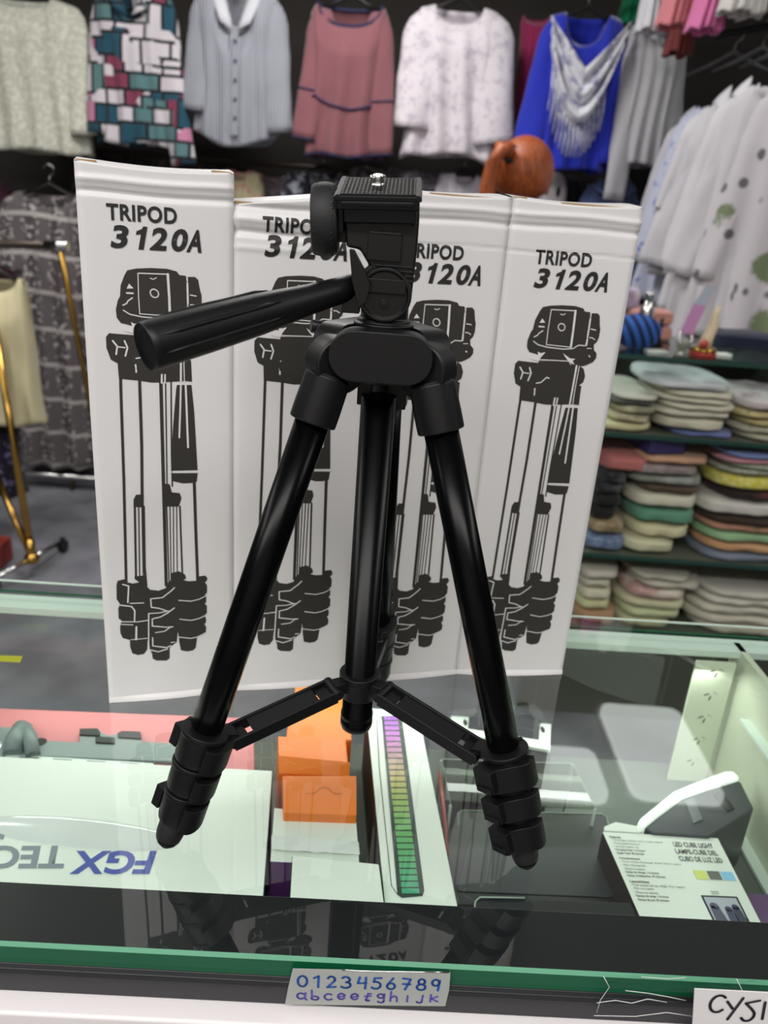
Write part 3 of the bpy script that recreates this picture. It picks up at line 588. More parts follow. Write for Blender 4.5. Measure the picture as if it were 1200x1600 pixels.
text('NEWUY CHOICE', 'printed_lettering', 'txt', lb_, lambda u, v: quadmap(zz, (596, 1414), (686, 1414), (688, 1424), (598, 1424))(u, v), 1, 1, bold=.02, flip=True)

rs = thing('red_strip', 'thin red stick beside the light-bar box', 'stick', pz_(690, 1250, -.12)); b = MB(); b.tube([pz_(686, 1205, -.11), pz_(690, 1240, -.108), pz_(699, 1330, -.11)], [.001, .0022, .0012], 10); b.tube([pz_(699, 1330, -.11), pz_(702, 1345, -.1595)], .0011, 8); b.build('stick_body', mat('red_stick', '#a6493f', .4), rs)
# black device with a white slotted bracket
dv_, bd = quad('black_device_box', 'black box with a white slotted bracket across its back, behind the clear cover', 'device', [(700, 1142), (862, 1160), (852, 1262), (694, 1250)], -.128, 'tray')
flat([(704, 1118), (733, 1120), (731, 1138), (842, 1156), (844, 1124 + 6), (861, 1131), (860, 1172), (722, 1146), (704, 1140)], -.128, -.124, 'slotted_bracket', 'white', dv_)
for p in ((727, 1129), (848, 1140)):
    b = MB(); c_ = pz_(*p, -.1238); b.ell(c_, (.0022, .0055, .0006), None, 12); b.build('bracket_slot', 'black', dv_)
# two black trays under a clear cover
def rounded(q, z0, z1, rad, name, m, parent, bevel=.001):
    P = [pz_(*p, z1) for p in q]; out = []
    for i, p in enumerate(P):
        a = (P[i - 1] - p).normalized(); c_ = (P[(i + 1) % 4] - p).normalized()
        for k in range(6): t = k / 5; out.append(p + a * rad * (1 - t) ** 2 + c_ * rad * t * t)
    n = len(out); b = MB(); b.add(out + [Vector((p.x, p.y, z0)) for p in out], [list(range(n)), list(range(n, 2 * n))[::-1]] + [(i, i + n, (i + 1) % n + n, (i + 1) % n) for i in range(n)])
    return b.build(name, m, parent, bevel)
t1 = thing('phone_tray', 'black rounded tray under the clear cover, behind the right foot of the tripod', 'tray', pz_(830, 1340, ZF))
rounded([(714, 1266), (948, 1272), (984, 1425), (676, 1412)], ZF, -.125, .006, 'tray_body', 'tray', t1); rounded([(740, 1282), (930, 1287), (960, 1402), (712, 1392)], -.125, -.1243, .005, 'tray_floor', mat('tray_floor_grey', '#2c2f32', .5), t1)
b = MB(); b.tube([pz_(716, 1290, -.1245), pz_(716, 1270, -.1245), pz_(722, 1266, -.1245), pz_(940, 1272, -.1245), pz_(948, 1278, -.1245), pz_(958, 1330, -.1245)], .0004, 6); b.build('pale_rim', 'edgelight', t1)
t2 = thing('phone_tray', 'black rounded tray with a pale rim, nearest the front rail at the right', 'tray', pz_(880, 1430, ZF))
rounded([(744, 1401), (1006, 1411), (1018, 1470), (735, 1460)], ZF, -.100, .005, 'tray_body', 'tray', t2); b = MB(); b.tube([pz_(740, 1430, -.0995), pz_(743, 1408, -.0995), pz_(750, 1402, -.0995), pz_(820, 1403, -.0995)], .0006, 6); b.build('pale_rim', 'edgelight', t2)
ac = thing('clear_cover', 'clear acrylic cover sheet standing over the black trays, right of the light-bar box', 'cover', pz_(800, 1300, ZF))
P = [pz_(*p, -.105) for p in ((690, 1186), (895, 1193), (930, 1262), (704, 1256))]
b = MB(); n = 4; b.add(P + [p - Vector((0, 0, .0018)) for p in P], [(0, 1, 2, 3), (7, 6, 5, 4), (0, 4, 5, 1), (1, 5, 6, 2), (2, 6, 7, 3), (3, 7, 4, 0)]); b.build('cover_sheet', 'acry', ac)
b = MB(); b.tube([P[3], P[0], P[1], P[2]], .0003, 6); b.build('cover_edge', 'edgelight', ac)
for p in P: b = MB(); b.cyl(p - Vector((0, 0, .0015)), (p.x, p.y, ZF), .0012, n=8); b.build('cover_foot', 'edgelight', ac)

# cube light box and the lamp itself
cq = ((941, 1299), (1122, 1309), (1200, 1462), (1010, 1456)); zc = -.098
cb_, bd = quad('cube_light_box', 'white box printed with three lines of cube light lettering and small colour squares', 'box', list(cq), zc, 'white', side='darkcard')
def cm(u, v, z=zc + .0004):   # u right, v down, 0..1 over the printed card
    return quadmap(z, *cq)(u, 1 - v)
def ctext(body, u, v, w_, h_, m='txt', bold=.0, name='printed_lettering'): return text(body, name, m, cb_, lambda a, b_: cm(u + a * w_, v + (1 - b_) * h_), 1, 1, bold=bold)
ctext('LED CUBE LIGHT', .575, .075, .34, .055, 'txt', .02); ctext('LAMPE-CUBE DEL', .565, .155, .36, .055, 'txt', .02); ctext('CUBO DE LUZ LED', .565, .235, .37, .055, 'txt', .02)
yy = .045
for ln, bo in (('Features:', 1), ('- Three light modes: warm / cold / neutral', 0), ('- Rechargeable battery', 0), ('- Spring loaded clip', 0), ('Charging Time: 1-2 hours', 1), ('Usage Time: 30 minutes', 1), (None, 0), ('Caractéristiques:', 1), ('- Trois modes d\'éclairage: chaud / froid / neutre', 0), ('- Pile rechargeable', 0), ('- Pince à ressort', 0), ('Temps de charge: 1-2 heures', 1), ('Temps d\'utilisation: 30 minutes', 1), (None, 0), ('Características:', 1), ('- Tres modos de luz: cálida / fría / neutra', 0), ('- Pila recargable', 0), ('- Pinza con resorte', 0), ('Tiempo de carga: 1-2 horas', 1), ('Tiempo de uso: 30 minutos', 1)):
    if ln: ctext(ln, .045, yy, .0105 * len(ln), .024, 'txt', .03 if bo else 0)
    yy += .036 if ln else .02
for k, c_ in enumerate(('#d9e07a', '#6f716b', '#8fcdf0')):
    b = MB(); b.add([cm(u, v) for u, v in ((.635 + k * .115, .385), (.74 + k * .115, .385), (.74 + k * .115, .475), (.635 + k * .115, .475))], [(0, 1, 2, 3)]); b.build('colour_square', mat('square_%d' % k, c_, .5), cb_)
b = MB(); b.add([cm(u, v) for u, v in ((.60, .64), (.905, .64), (.905, .92), (.60, .92))], [(0, 1, 2, 3)]); b.build('printed_screen_frame', 'tray', cb_)
b = MB(); b.add([cm(u, v, zc + .0006) for u, v in ((.615, .655), (.89, .655), (.89, .91), (.615, .91))], [(0, 1, 2, 3)]); b.build('printed_screen', mat('screen_grey', '#b3b6c4', .5), cb_)
for k, (u, v, r_) in enumerate(((.67, .74, .036), (.78, .765, .030), (.845, .745, .030))):
    b = MB(); b.add([cm(u + r_ * math.cos(t * PI / 8), v + r_ * .9 * math.sin(t * PI / 8), zc + .0008) for t in range(16)], [list(range(16))]); b.add([cm(*p, zc + .0008) for p in ((u - r_, v), (u + r_, v), (u + r_ * 1.7, .908), (u - r_ * 1.2, .908))], [(0, 1, 2, 3)]); b.build('printed_silhouette', mat('silhouette_%d' % k, ('#5b5a70', '#4d5068', '#44465c')[k], .5), cb_)
b = MB(); b.add([cm(u, v) for u, v in ((.70, .59), (.765, .59), (.765, .625), (.70, .625))], [(0, 1, 2, 3)]); b.build('printed_clip_lamp', mat('clip_grey', '#b9bec0', .5), cb_)
flat([(944, 1291), (962, 1284), (1000, 1291), (1006, 1298), (1000, 1301), (944, 1298)], -.100, -.098, 'box_lid_flap', 'white', cb_)
cl = thing('cube_lamp', 'small grey cube lamp with a white rounded face brightened by an added glow, by the cream side wall', 'lamp', pz_(1085, 1260, ZF))
o = flat([(997, 1284), (1001, 1277), (1052, 1236), (1078, 1225), (1133, 1204), (1146, 1204), (1156, 1214), (1152, 1219), (1105, 1233), (1066, 1247), (1028, 1275), (1006, 1293), (999, 1292)], ZF + .004, -.094, 'diffuser', glow('white_diffuser', '#f4faf2', .45), cl, .0025)  # faint emission added so the diffuser reads whiter
o['label'] = 'white rounded diffuser'
flat([(1006, 1293), (1028, 1275), (1066, 1247), (1105, 1233), (1152, 1219), (1158, 1222), (1178, 1262), (1165, 1272), (1108, 1308), (1020, 1302)], ZF, -.096, 'lamp_body', mat('dark_grey_plastic', '#43474c', .4), cl, .0015)
flat([(1070, 1250), (1084, 1246), (1098, 1280), (1084, 1286)], -.096, -.0950, 'clip_ridge', mat('mid_grey_plastic', '#71767b', .35), cl)
flat([(1114, 1240), (1126, 1236), (1148, 1262), (1136, 1268)], -.096, -.0950, 'clip_ridge', 'tray', cl)
quad('purple_box', 'purple box at the right end of the case beside the cube light box', 'box', [(1164, 1396), (1290, 1400), (1330, 1470), (1200, 1466)], -.140, mat('mauve_card', '#7a5a88', .5), side='purple')
ys = thing('yellow_sticker', 'small yellow sticker on the back glass of the case at the left', 'sticker', py_(32, 1023, .637)); b = MB()
b.add([cc(py_(px, y, .637).x, GD - .0396, py_(px, y, .637).z) for px, y in ((10, 1022), (16, 1017), (57, 1019), (53, 1029), (12, 1026))], [(0, 1, 2, 3, 4)]); b.build('sticker_face', mat('yellow_paper', '#d8dc3c', .6), ys)

# ------------------------------------------------------------------ labels taped to the front edge
def fr(px, py): p = py_(px, py, .288); u = p.x / math.cos(A0); return u, p.z
def fmap(u, z, t): return cc(u, -.0036 - t, z)
M['tape'] = mat('matt_tape', '#a9aca8', .45, var=(120, .06)); M['blueink'] = mat('blue_marker', '#1d56a8', .5); M['violet'] = mat('violet_marker', '#5a51b0', .5); M['blackink'] = mat('black_marker', '#26242c', .5)
pts = [fr(*p) for p in ((459, 1501), (703, 1513), (701, 1540), (695, 1565), (447, 1556), (452, 1530))]
lt = thing('number_label', 'grey tape label handwritten with blue numerals and violet letters on the glass edge', 'label', cc(.01, 0, -.02))
b = MB(); b.prism(pts, fmap, 0, .0003); b.build('tape_strip', 'tape', lt)
b = MB(); b.tube([fmap(*fr(*p), .0004) for p in ((535, 1504), (560, 1506), (600, 1508), (650, 1510), (701, 1512))], .0004, 6); b.build('tape_glint', 'steel', lt)['label'] = 'glint on the lifted tape edge, shaped as a bright thread'  # highlight along the tape edge, put in as a thin steel thread
def arc(cx, cy, rx, ry, a0, a1, n=10): return [(cx + rx * math.cos(math.radians(a0 + (a1 - a0) * i / n)), cy + ry * math.sin(math.radians(a0 + (a1 - a0) * i / n))) for i in range(n + 1)]
G = {'0': [arc(.5, .5, .45, .48, 0, 360, 16)], '1': [[(.15, .8), (.6, 1), (.6, 0)]], '2': [arc(.4, .72, .35, .28, 160, -20) + [(.05, 0), (.85, .08)]],
 '3': [arc(.35, .75, .4, .25, 150, -80) + arc(.35, .27, .5, .27, 80, -140)], '4': [[(.25, 1), (.1, .45), (.9, .5)], [(.85, 1), (.85, 0)]], '5': [[(.9, 1), (.25, .95), (.2, .6)] + arc(.4, .32, .48, .32, 100, -140)],
 '6': [[(.6, 1), (.2, .5)] + arc(.45, .27, .38, .27, 160, -190, 14)], '7': [[(.1, 1), (.85, .95), (.4, 0)], [(.15, .5), (.85, .5)]], '8': [arc(.5, .75, .32, .24, 0, 360, 14), arc(.5, .26, .42, .26, 0, 360, 14)], '9': [arc(.42, .7, .35, .28, 0, 360, 14), [(.8, .9), (.72, 0)]],
 'a': [arc(.4, .5, .36, .4, 40, 320), [(.85, .95), (.8, .2), (1, 0)]], 'b': [[(.15, 1.3), (.2, .1)] + arc(.5, .25, .35, .25, 190, 480)], 'c': [arc(.55, .45, .42, .42, 50, 320)], 'e': [[(.15, .45), (.75, .6)] + arc(.5, .55, .35, .4, 20, 330)],
 'f': [[(.8, 1), (.5, 1), (.4, .2)] + arc(.5, .2, .2, .2, 180, 330), [(.2, .6), (.8, .7)]], 'g': [arc(.45, .7, .3, .28, 0, 360, 12), [(.8, 1), (.8, .1)] + arc(.5, 0, .3, .2, 0, -160)], 'h': [[(.15, 1.3), (.15, 0)], [(.15, .4), (.5, .75), (.75, .6), (.8, 0)]],
 'i': [[(.5, .8), (.5, 0)]], 'j': [[(.7, .9), (.65, .1)] + arc(.4, .1, .27, .25, 0, -160)], 'k': [[(.2, 1), (.2, 0)], [(.85, .8), (.25, .45), (.9, .1)]],
 'C': [arc(.55, .5, .5, .5, 50, 318, 14)], 'r': [[(.0, .75), (.45, .35)], [(.9, 1), (.35, -.3)]], 's': [[(.9, 1), (.1, .8), (.6, .45)] + arc(.45, .1, .4, .35, 60, -150)], 'I': [[(.3, 1), (.5, 0)]]}
def hand(word, p0, p1, h, wch, m, parent, stroke, t=.0005, name='written_character'):
    a, b_ = fr(*p0), fr(*p1); n = len(word)
    for i, ch in enumerate(word):
        k = i / (n - 1); cx = a[0] + (b_[0] - a[0]) * k; cz = a[1] + (b_[1] - a[1]) * k; mb = MB()
        for st_ in G[ch]: mb.ribbon([(cx + (x - .5) * wch, cz + (y - .5) * h) for x, y in st_], stroke, fmap, t)
        mb.build(name, m, parent)
hand('0123456789', (474, 1520), (681, 1531), .0078, .0052, 'blueink', lt, .0013)
hand('abceefghijk', (473, 1543), (677, 1552), .0052, .0052, 'violet', lt, .0011)
def fr(px, py): p = py_(px, py, .2752); return p.x / math.cos(A0), p.z
nl = thing('name_label', 'white paper strip with black handwriting taped at the right end of the front edge', 'label', cc(.2, 0, -.03))
b = MB(); b.prism([fr(*p) for p in ((1089, 1558), (1300, 1574), (1300, 1640), (1085, 1625))], fmap, .009, .0095); b.build('paper_strip', mat('paper', '#e4e1e2', .5), nl)
def fmap9(u, z, t): return cc(u, -.0036 - .0095 - t, z)
_f = fmap; 
def fmap(u, z, t): return fmap9(u, z, t)
hand('Crs', (1125, 1581), (1178, 1590), .0118, .0080, 'blackink', nl, .0015); hand('II', (1201, 1594), (1240, 1598), .0118, .007, 'blackink', nl, .0015)
fmap = _f
def fr(px, py): p = py_(px, py, .288); return p.x / math.cos(A0), p.z
ct = thing('clear_tape', 'wrinkled clear tape stuck over the glass edge beside the white name label', 'tape', cc(.16, 0, -.01))
ft = pane('clear_tape_film', (.97, .97, .97), 1.6, .12); b = MB(); cs = [fr(*p) for p in ((940, 1518), (1215, 1528), (1215, 1575), (926, 1578))]
def tp_(u, v):
    a = [cs[0][k] * (1 - u) + cs[1][k] * u for k in (0, 1)]; c_ = [cs[3][k] * (1 - u) + cs[2][k] * u for k in (0, 1)]
    q = [a[k] * (1 - v) + c_[k] * v for k in (0, 1)]; n_ = noise.noise(Vector((u * 7 + v * 5, v * 9, 1.3)))
    return fmap(q[0], q[1], .0012 + .0016 * n_ + .0006 * math.sin(v * 14 + u * 9))
b.grid(60, 20, tp_); b.build('tape_film', ft, ct)
b = MB()
for L in (((941, 1519), (950, 1536), (936, 1556), (930, 1576)), ((975, 1542), (1010, 1547), (1040, 1553), (1070, 1560)), ((1000, 1521), (1040, 1525), (1070, 1524)), ((930, 1560), (960, 1557), (985, 1562), (1010, 1556), (1040, 1562)), ((1150, 1528), (1158, 1545), (1165, 1558)), ((926, 1580), (990, 1583), (1040, 1578), (1080, 1585))):
    b.tube([fmap(*fr(*p), .0022) for p in L], .00018, 5)
b.build('tape_wrinkle', mat('tape_wrinkle_white', '#dfe3e0', .2), ct)

# ------------------------------------------------------------------ the shop: floor, walls, ceiling
def sbox(name, c, d, m):
    b = MB(); b.box(c, d); return struct(b.build(name, m, loc=c))
k = NT('grey_vinyl_floor'); k.set(Roughness=.6); k.base(k.mix(k.step(k.noise(6), .35, .7), lin('#68686f'), lin('#85858c'))); M['floor'] = k.m
M['wallm'] = mat('dark_slat_wall', '#37322f', .8, var=(3, .2)); M['ceil'] = mat('ceiling_white', '#cfcbc4', .8)
sbox('floor', (0, 1.1, -1.02), (7, 7.2, .04), 'floor'); sbox('ceiling', (0, 1.1, 1.72), (7, 7.2, .04), 'ceil')
sbox('wall_back', (0, 4.35, .35), (7, .1, 2.7), 'wallm'); sbox('wall_left', (-3.2, 1.1, .35), (.1, 7.2, 2.7), 'wallm')
sbox('wall_right', (3.2, 1.1, .35), (.1, 7.2, 2.7), 'wallm'); sbox('wall_front', (0, -2.2, .35), (7, .1, 2.7), 'ceil')
M['panel'] = glow('lit_diffuser', '#f4fbf6', 3.2)
for (x, y, a, b_, lb) in ((1.22, 2.74, .18, .30, 'rounded square ceiling light reflected in the glass at the right'), (.76, 2.55, .18, .15, 'smaller ceiling light reflected in the glass beside the clear cover')):
    o = thing('ceiling_light', lb, 'light', (x, y, 1.66)); b = MB()
    pts = []
    for cx, cy, a0 in ((1, 1, 0), (-1, 1, 90), (-1, -1, 180), (1, -1, 270)):
        for t in range(7): q = math.radians(a0 + 15 * t); pts.append((cx * (a - .05) + .05 * math.cos(q), cy * (b_ - .05) + .05 * math.sin(q)))
    b.prism(pts, lambda u, v, t: Vector((x + u, y + v, t)), 1.66, 1.69); b.build('diffuser', 'panel', o)
    b = MB(); b.box((x, y, 1.697), (2 * a + .03, 2 * b_ + .03, .012)); b.build('frame', 'ceil', o)

# ------------------------------------------------------------------ cloth materials
def fab(name, c, rough=.9, kind=None, c2=None, c3=None, sheen=.2):
    k = NT(name); k.set(Roughness=rough); k.b.inputs['Sheen Weight'].default_value = sheen; k.b.inputs['Specular IOR Level'].default_value = .25
    A = lin(c); B = lin(c2 or c); D_ = lin(c3 or c); co = k.co()
    col = k.mix(k.noise(14), mul(A, .93), mul(A, 1.05))
    if kind == 'jacquard':
        col = k.mix(k.step(k.noise(60, 4), .45, .62), col, B)
    elif kind == 'stripe':
        x, y, z = k.sep()[:3]; s = k.math('SINE', k.math('MULTIPLY', x, 480.0)); col = k.mix(k.step(s, -.2, .5), col, B)
    elif kind == 'geo':
        x, y, z = k.sep()[:3]; v = k.n('ShaderNodeCombineXYZ', {0: x, 1: z}).outputs[0]
        def bricks(sc, wd, hh, off, seed, mort):
            vv = k.n('ShaderNodeVectorMath', {0: v, 1: (seed * .37, seed * .21, 0)}, operation='ADD').outputs[0]
            b = k.n('ShaderNodeTexBrick', {'Vector': vv, 'Color1': (0, 0, 0, 1), 'Color2': (1, 1, 1, 1), 'Mortar': (0, 0, 0, 1), 'Scale': sc, 'Mortar Size': mort, 'Brick Width': wd, 'Row Height': hh, 'Bias': 0.0}); b.offset = off; b.squash = 1.6; b.squash_frequency = 3
            r = k.n('ShaderNodeValToRGB', {0: b.outputs['Color']}); e = r.color_ramp; e.interpolation = 'CONSTANT'
            for p, h in ((0, '#c9c2c8'), (.30, '#1f4a5c'), (.46, '#c9c2c8'), (.56, '#56777a'), (.68, '#c07d9b'), (.74, '#7d384f'), (.80, '#1f4a5c'), (.88, '#c9c2c8')):
                el = e.elements[0] if p == 0 else e.elements.new(p); el.color = lin(h); el.position = p
            e.elements.remove(e.elements[-1])
            return k.mix(b.outputs['Fac'], r.outputs[0], lin('#12181f'))
        m1 = bricks(1, .075, .060, .43, 1, .0060); m2 = bricks(1, .048, .11, .3, 3, .0055)
        ck = k.n('ShaderNodeTexVoronoi', {'Vector': v, 'Scale': 9.0}, distance='CHEBYCHEV').outputs['Color']
        col = k.mix(k.math('GREATER_THAN', k.n('ShaderNodeSeparateColor', {0: ck}).outputs[0], .55), m1, m2)
    elif kind == 'lace':
        vo = k.n('ShaderNodeTexVoronoi', {'Vector': co, 'Scale': 38.0}).outputs['Distance']
        col = k.mix(k.step(k.noise(30, 5), .5, .64), col, B); col = k.mix(k.step(vo, .18, .12), col, D_)
        k.bump(k.noise(90, 4), .5, .004)
    elif kind == 'plaid':
        x, y, z = k.sep()[:3]; zz = k.math('ADD', z, k.math('MULTIPLY', k.math('SINE', k.math('MULTIPLY', x, 16.0)), .008))
        hz = k.math('GREATER_THAN', k.math('SINE', k.math('MULTIPLY', zz, 40.0)), .93); vt = k.math('GREATER_THAN', k.math('SINE', k.math('MULTIPLY', x, 60.0)), .4)
        col = k.mix(vt, col, B); col = k.mix(k.math('MULTIPLY', k.math('GREATER_THAN', k.math('SINE', k.math('MULTIPLY', x, 60.0)), -.6), k.math('GREATER_THAN', k.noise(55, 2), .58)), col, D_); col = k.mix(hz, col, D_)
    elif kind in ('dots', 'floral'):
        big = k.n('ShaderNodeTexVoronoi', {'Vector': co, 'Scale': 13.0 if kind == 'dots' else 22.0}); sm = k.n('ShaderNodeTexVoronoi', {'Vector': co, 'Scale': 15.0})
        if kind == 'dots':
            gr = k.n('ShaderNodeTexVoronoi', {'Vector': co, 'Scale': 5.5}); dd = k.math('ADD', gr.outputs['Distance'], k.math('MULTIPLY', k.noise(25, 3), .35))
            col = k.mix(k.step(sm.outputs['Distance'], .26, .18), col, B); col = k.mix(k.step(dd, .47, .41), col, D_)
        else: col = k.mix(k.step(k.math('ADD', big.outputs['Distance'], k.math('MULTIPLY', k.noise(40), .4)), .52, .42), col, B); col = k.mix(k.step(k.noise(34, 4), .60, .66), col, D_)
    elif kind == 'print':
        col = k.mix(k.step(k.noise(20, 5), .50, .60), col, B); col = k.mix(k.step(k.noise(33, 4, k.n('ShaderNodeVectorMath', {0: co, 1: (3, 1, 2)}, operation='ADD').outputs[0]), .62, .68), col, D_)
    k.base(col)
    if kind != 'lace': k.bump(k.noise(260, 3), .25, .0015)
    return k.m
M['hang'] = mat('black_hanger', '#0e0e10', .4); M['hangw'] = mat('grey_hanger', '#5c5c60', .4)

def place(x, y, z, rz): return Matrix.Translation((x, y, z)) @ Matrix.Rotation(rz, 4, 'Z')
def garment(name, label, cat, pos, rz, L, W, Wh, m, D=.075, neck=(.085, .06), slv=(), fold=.010, nf=9, group=None, seed=0, shoulder=.22, trims=None, hang_=False, collar=None, hemc=.0, depth_open=True):
    T = place(*pos, rz); t = thing(name, label, cat, pos, rz, group); nw, dip = neck; rnd = random.Random(seed + 11); ph = rnd.uniform(0, 6)
    def pt(th, v, off=0):
        cx, sy = math.cos(th), math.sin(th)
        w_ = W + (Wh - W) * v ** .8 - .012 * math.sin(v * PI) ; d = D * (.30 + .70 * min(1, v / .22) ** .6) 
        x = w_ * math.copysign(abs(cx) ** .85, cx); y = d * math.copysign(abs(sy) ** .75, sy)
        ax_ = abs(W * cx); zt = -shoulder * max(ax_, nw) + .0
        if ax_ < nw: q = math.sqrt(max(0, 1 - (ax_ / nw) ** 2)); zt = -shoulder * nw - (dip if sy < 0 else .012) * q
        zt -= .03 * max(0, ax_ - W * .86) / (W * .14)
        zh = -L + hemc * cx * cx + .006 * math.sin(5 * th + ph)
        z = zt * (1 - v) + zh * v
        fa = fold * (v ** 1.1 + .15)
        y += fa * math.sin(nf * x / w_ * 1.6 + ph + 1.2 * math.sin(v * 2 + ph)) * (1 if sy < 0 else -1) * min(1, abs(sy) * 2) + .006 * noise.noise(Vector((x * 9, z * 7, seed)))
        x += .004 * math.sin(z * 14 + ph)
        if off: x += off * cx; y += off * sy
        return T @ Vector((x, y, z))
    b = MB(); b.grid(84, 30, lambda u, v: pt(2 * PI * u, v), wrap=True); bd = b.build('garment_body', m, t); sol = bd.modifiers.new('cloth', 'SOLIDIFY'); sol.thickness = .0025
    for i, (sd, ln, ang, r0, r1, *ex) in enumerate(slv):
        mm = ex[0] if ex else m
        st_ = Vector((sd * (W - .050), 0, -shoulder * W - .008)); dr = Vector((sd * math.sin(ang), -.10, -math.cos(ang))); n_ = 16
        def sp(u, v, st_=st_, dr=dr, ln=ln, r0=r0, r1=r1):
            a = 2 * PI * u; r = (r0 + (r1 - r0) * v) * (.45 + .55 * min(1, v / .16) ** .6); fo = .0045 * math.sin(3 * a + v * 5 + ph) * (v + .2) + .004 * noise.noise(Vector((math.cos(a), math.sin(a) + v * 6, seed)))
            e1 = Vector((dr.z, 0, -dr.x)).normalized() * -1; bend = Vector((0, 0, 0)) + dr * ln * v
            return T @ (st_ + bend + e1 * (r + fo) * math.cos(a) + Vector((0, 1, 0)) * (r * .55 + fo) * math.sin(a))
        sb = MB(); sb.grid(26, n_, sp, wrap=True); so = sb.build('sleeve', mm, t); so.modifiers.new('cloth', 'SOLIDIFY').thickness = .002
        if trims:
            for v in trims.get('cuff', ()):
                cb2 = MB(); cb2.tube([sp(u / 26, v) for u in range(27)], .0045, 8); cb2.build('cuff_trim', trims['m'], t)
    if trims:
        for v in trims.get('body', ()):
            cb2 = MB(); cb2.tube([pt(2 * PI * i / 84, v + .03 * math.sin(PI * i / 42 + 2.6) * (0 < v < 1), .002) for i in range(85)], .0050, 8); cb2.build('hem_band', trims['m'], t)
        if trims.get('neck'):
            cb2 = MB(); cb2.tube([pt(2 * PI * i / 200, 0, .001) for i in range(201) if abs(W * math.cos(2 * PI * i / 200)) <= nw + .004 and math.sin(2 * PI * i / 200) < 0], .007, 8); cb2.build('neck_band', trims['m'], t)
            cb2 = MB(); cb2.tube([pt(2 * PI * i / 200, 0, .001) for i in range(201) if abs(W * math.cos(2 * PI * i / 200)) <= nw + .004 and math.sin(2 * PI * i / 200) > 0], .007, 8); cb2.build('neck_band', trims['m'], t)
    if collar:
        cm_, cdep, open_ = collar
        for sd in (-1, 1):
            c2 = MB(); y = -D * .42
            P_ = [Vector((sd * nw * .95, y + .02, -shoulder * nw + .03)), Vector((sd * (nw + .035), y - .005, -shoulder * nw - .02)), Vector((sd * (nw * .85), y - .035, -cdep * .85)), Vector((sd * open_, y - .03, -cdep))]
            c2.grid(4, 4, lambda u, v: T @ ((P_[0] * (1 - u) + P_[1] * u) * (1 - v) + (P_[3] * (1 - u) + P_[2] * u) * v + Vector((0, -.006 * math.sin(u * PI), 0)))); co_ = c2.build('collar', cm_, t); co_.modifiers.new('cloth', 'SOLIDIFY').thickness = .004
    if hang_: hanger(T, W, shoulder, 'black hanger holding the ' + hang_)
    return t, T
def hanger(T, W, sh_, label, m='hang', group=None):
    p = T @ Vector((0, 0, 0)); h = thing('hanger', label, 'hanger', p, 0, group); b = MB()
    b.tube([T @ Vector(q) for q in ((-W * .8, 0, -sh_ * W * .8 - .012), (-W * .4, 0, -sh_ * W * .4 - .005), (0, 0, .012), (W * .4, 0, -sh_ * W * .4 - .005), (W * .8, 0, -sh_ * W * .8 - .012))], [.004, .007, .008, .007, .004], 8); b.build('hanger_arm', m, h)
    b = MB(); b.tube([T @ Vector(q) for q in [(0, 0, .012), (0, 0, .045)] + [(0 + .022 * math.cos(math.radians(a)) , 0, .067 + .022 * math.sin(math.radians(a))) for a in range(-90, 181, 30)]], .0022, 6); b.build('hanger_hook', 'chrome', h)
    return h
def hang_at(px, pyt, pxl, pxr, pyh, Y):   # neck centre pixel, shoulder left/right pixels, hem pixel on the plane y = Y
    n_ = py_(px, pyt, Y); a = py_(pxl, pyt, Y); b_ = py_(pxr, pyt, Y); h = py_(px, pyh, Y)
    return (n_.x, Y, n_.z), abs(b_.x - a.x) / 2, n_.z - h.z
# rails the garments hang from
def rail(name, label, a, b_, r, m, cat='rail'):
    a = Vector(a); b_ = Vector(b_); c_ = (a + b_) / 2; q = MB(); q.cyl(a, b_, r, n=16); o = q.build(name, m, loc=c_); return tag(o, label, cat)
rail('hanging_rail', 'long steel rail along the back wall carrying the upper row of tops', (-2.6, 3.62, 1.25), (1.5, 3.62, 1.25), .012, 'chrome')
rail('hanging_rail', 'steel rail along the back wall carrying the lower row of dark clothes', (-2.6, 3.95, .52), (1.5, 3.95, .52), .012, 'darkpipe')

YW = 3.6
(p, W, L) = hang_at(35, -15, -70, 128, 236, YW)
garment('sage_top', 'pale sage textured knit top hanging at the far upper left', 'top', p, .05, L, W * .93, W * .95, fab('sage_knit', '#b9baab', kind='jacquard', c2='#cfd0c4'), slv=((1, .45, .07, .07, .055), (-1, .45, .1, .07, .055)), seed=1, neck=(.1, .035), fold=.016)
(p, W, L) = hang_at(208, -30, 138, 278, 226, YW)
garment('geometric_blouse', 'blouse patterned with teal, white and pink rectangles outlined in black, in the upper row', 'blouse', p, 0, L, W * .86, W * .95, fab('geometric_print', '#d9d2d6', kind='geo'), slv=((-1, .52, .10, .062, .048), (1, .62, .16, .062, .05)), seed=2, neck=(.07, .12), collar=(fab('geo_collar', '#d9d2d6', kind='geo'), .13, .01), fold=.012)
ms = fab('grey_pinstripe', '#7e8089', kind='stripe', c2='#a6a8b2')
(p, W, L) = hang_at(372, -25, 296, 450, 230, YW)
g3, T3 = garment('striped_shirt', 'grey and white pinstriped short-sleeved shirt with an open collar, in the upper row', 'shirt', p, .03, L, W * .88, W * .93, ms, slv=((-1, .42, .10, .066, .055), (1, .48, .12, .07, .06)), seed=3, neck=(.07, .16), collar=(fab('collar_light', '#b9bac2', kind='stripe', c2='#d6d7dc'), .17, .008), hemc=.06, fold=.012)
for k in range(6):
    c_ = T3 @ Vector((.004, -.088, -.21 - k * .068)); b = MB(); b.cyl(c_, c_ + Vector((0, -.004, 0)), .0055, n=12); b.build('button', 'navy', g3)
b = MB(); b.grid(1, 12, lambda u, v: T3 @ Vector((-.012 + u * .028, -.083 - .003 * v, -.16 - v * (L - .20)))); b.build('button_placket', ms, g3)
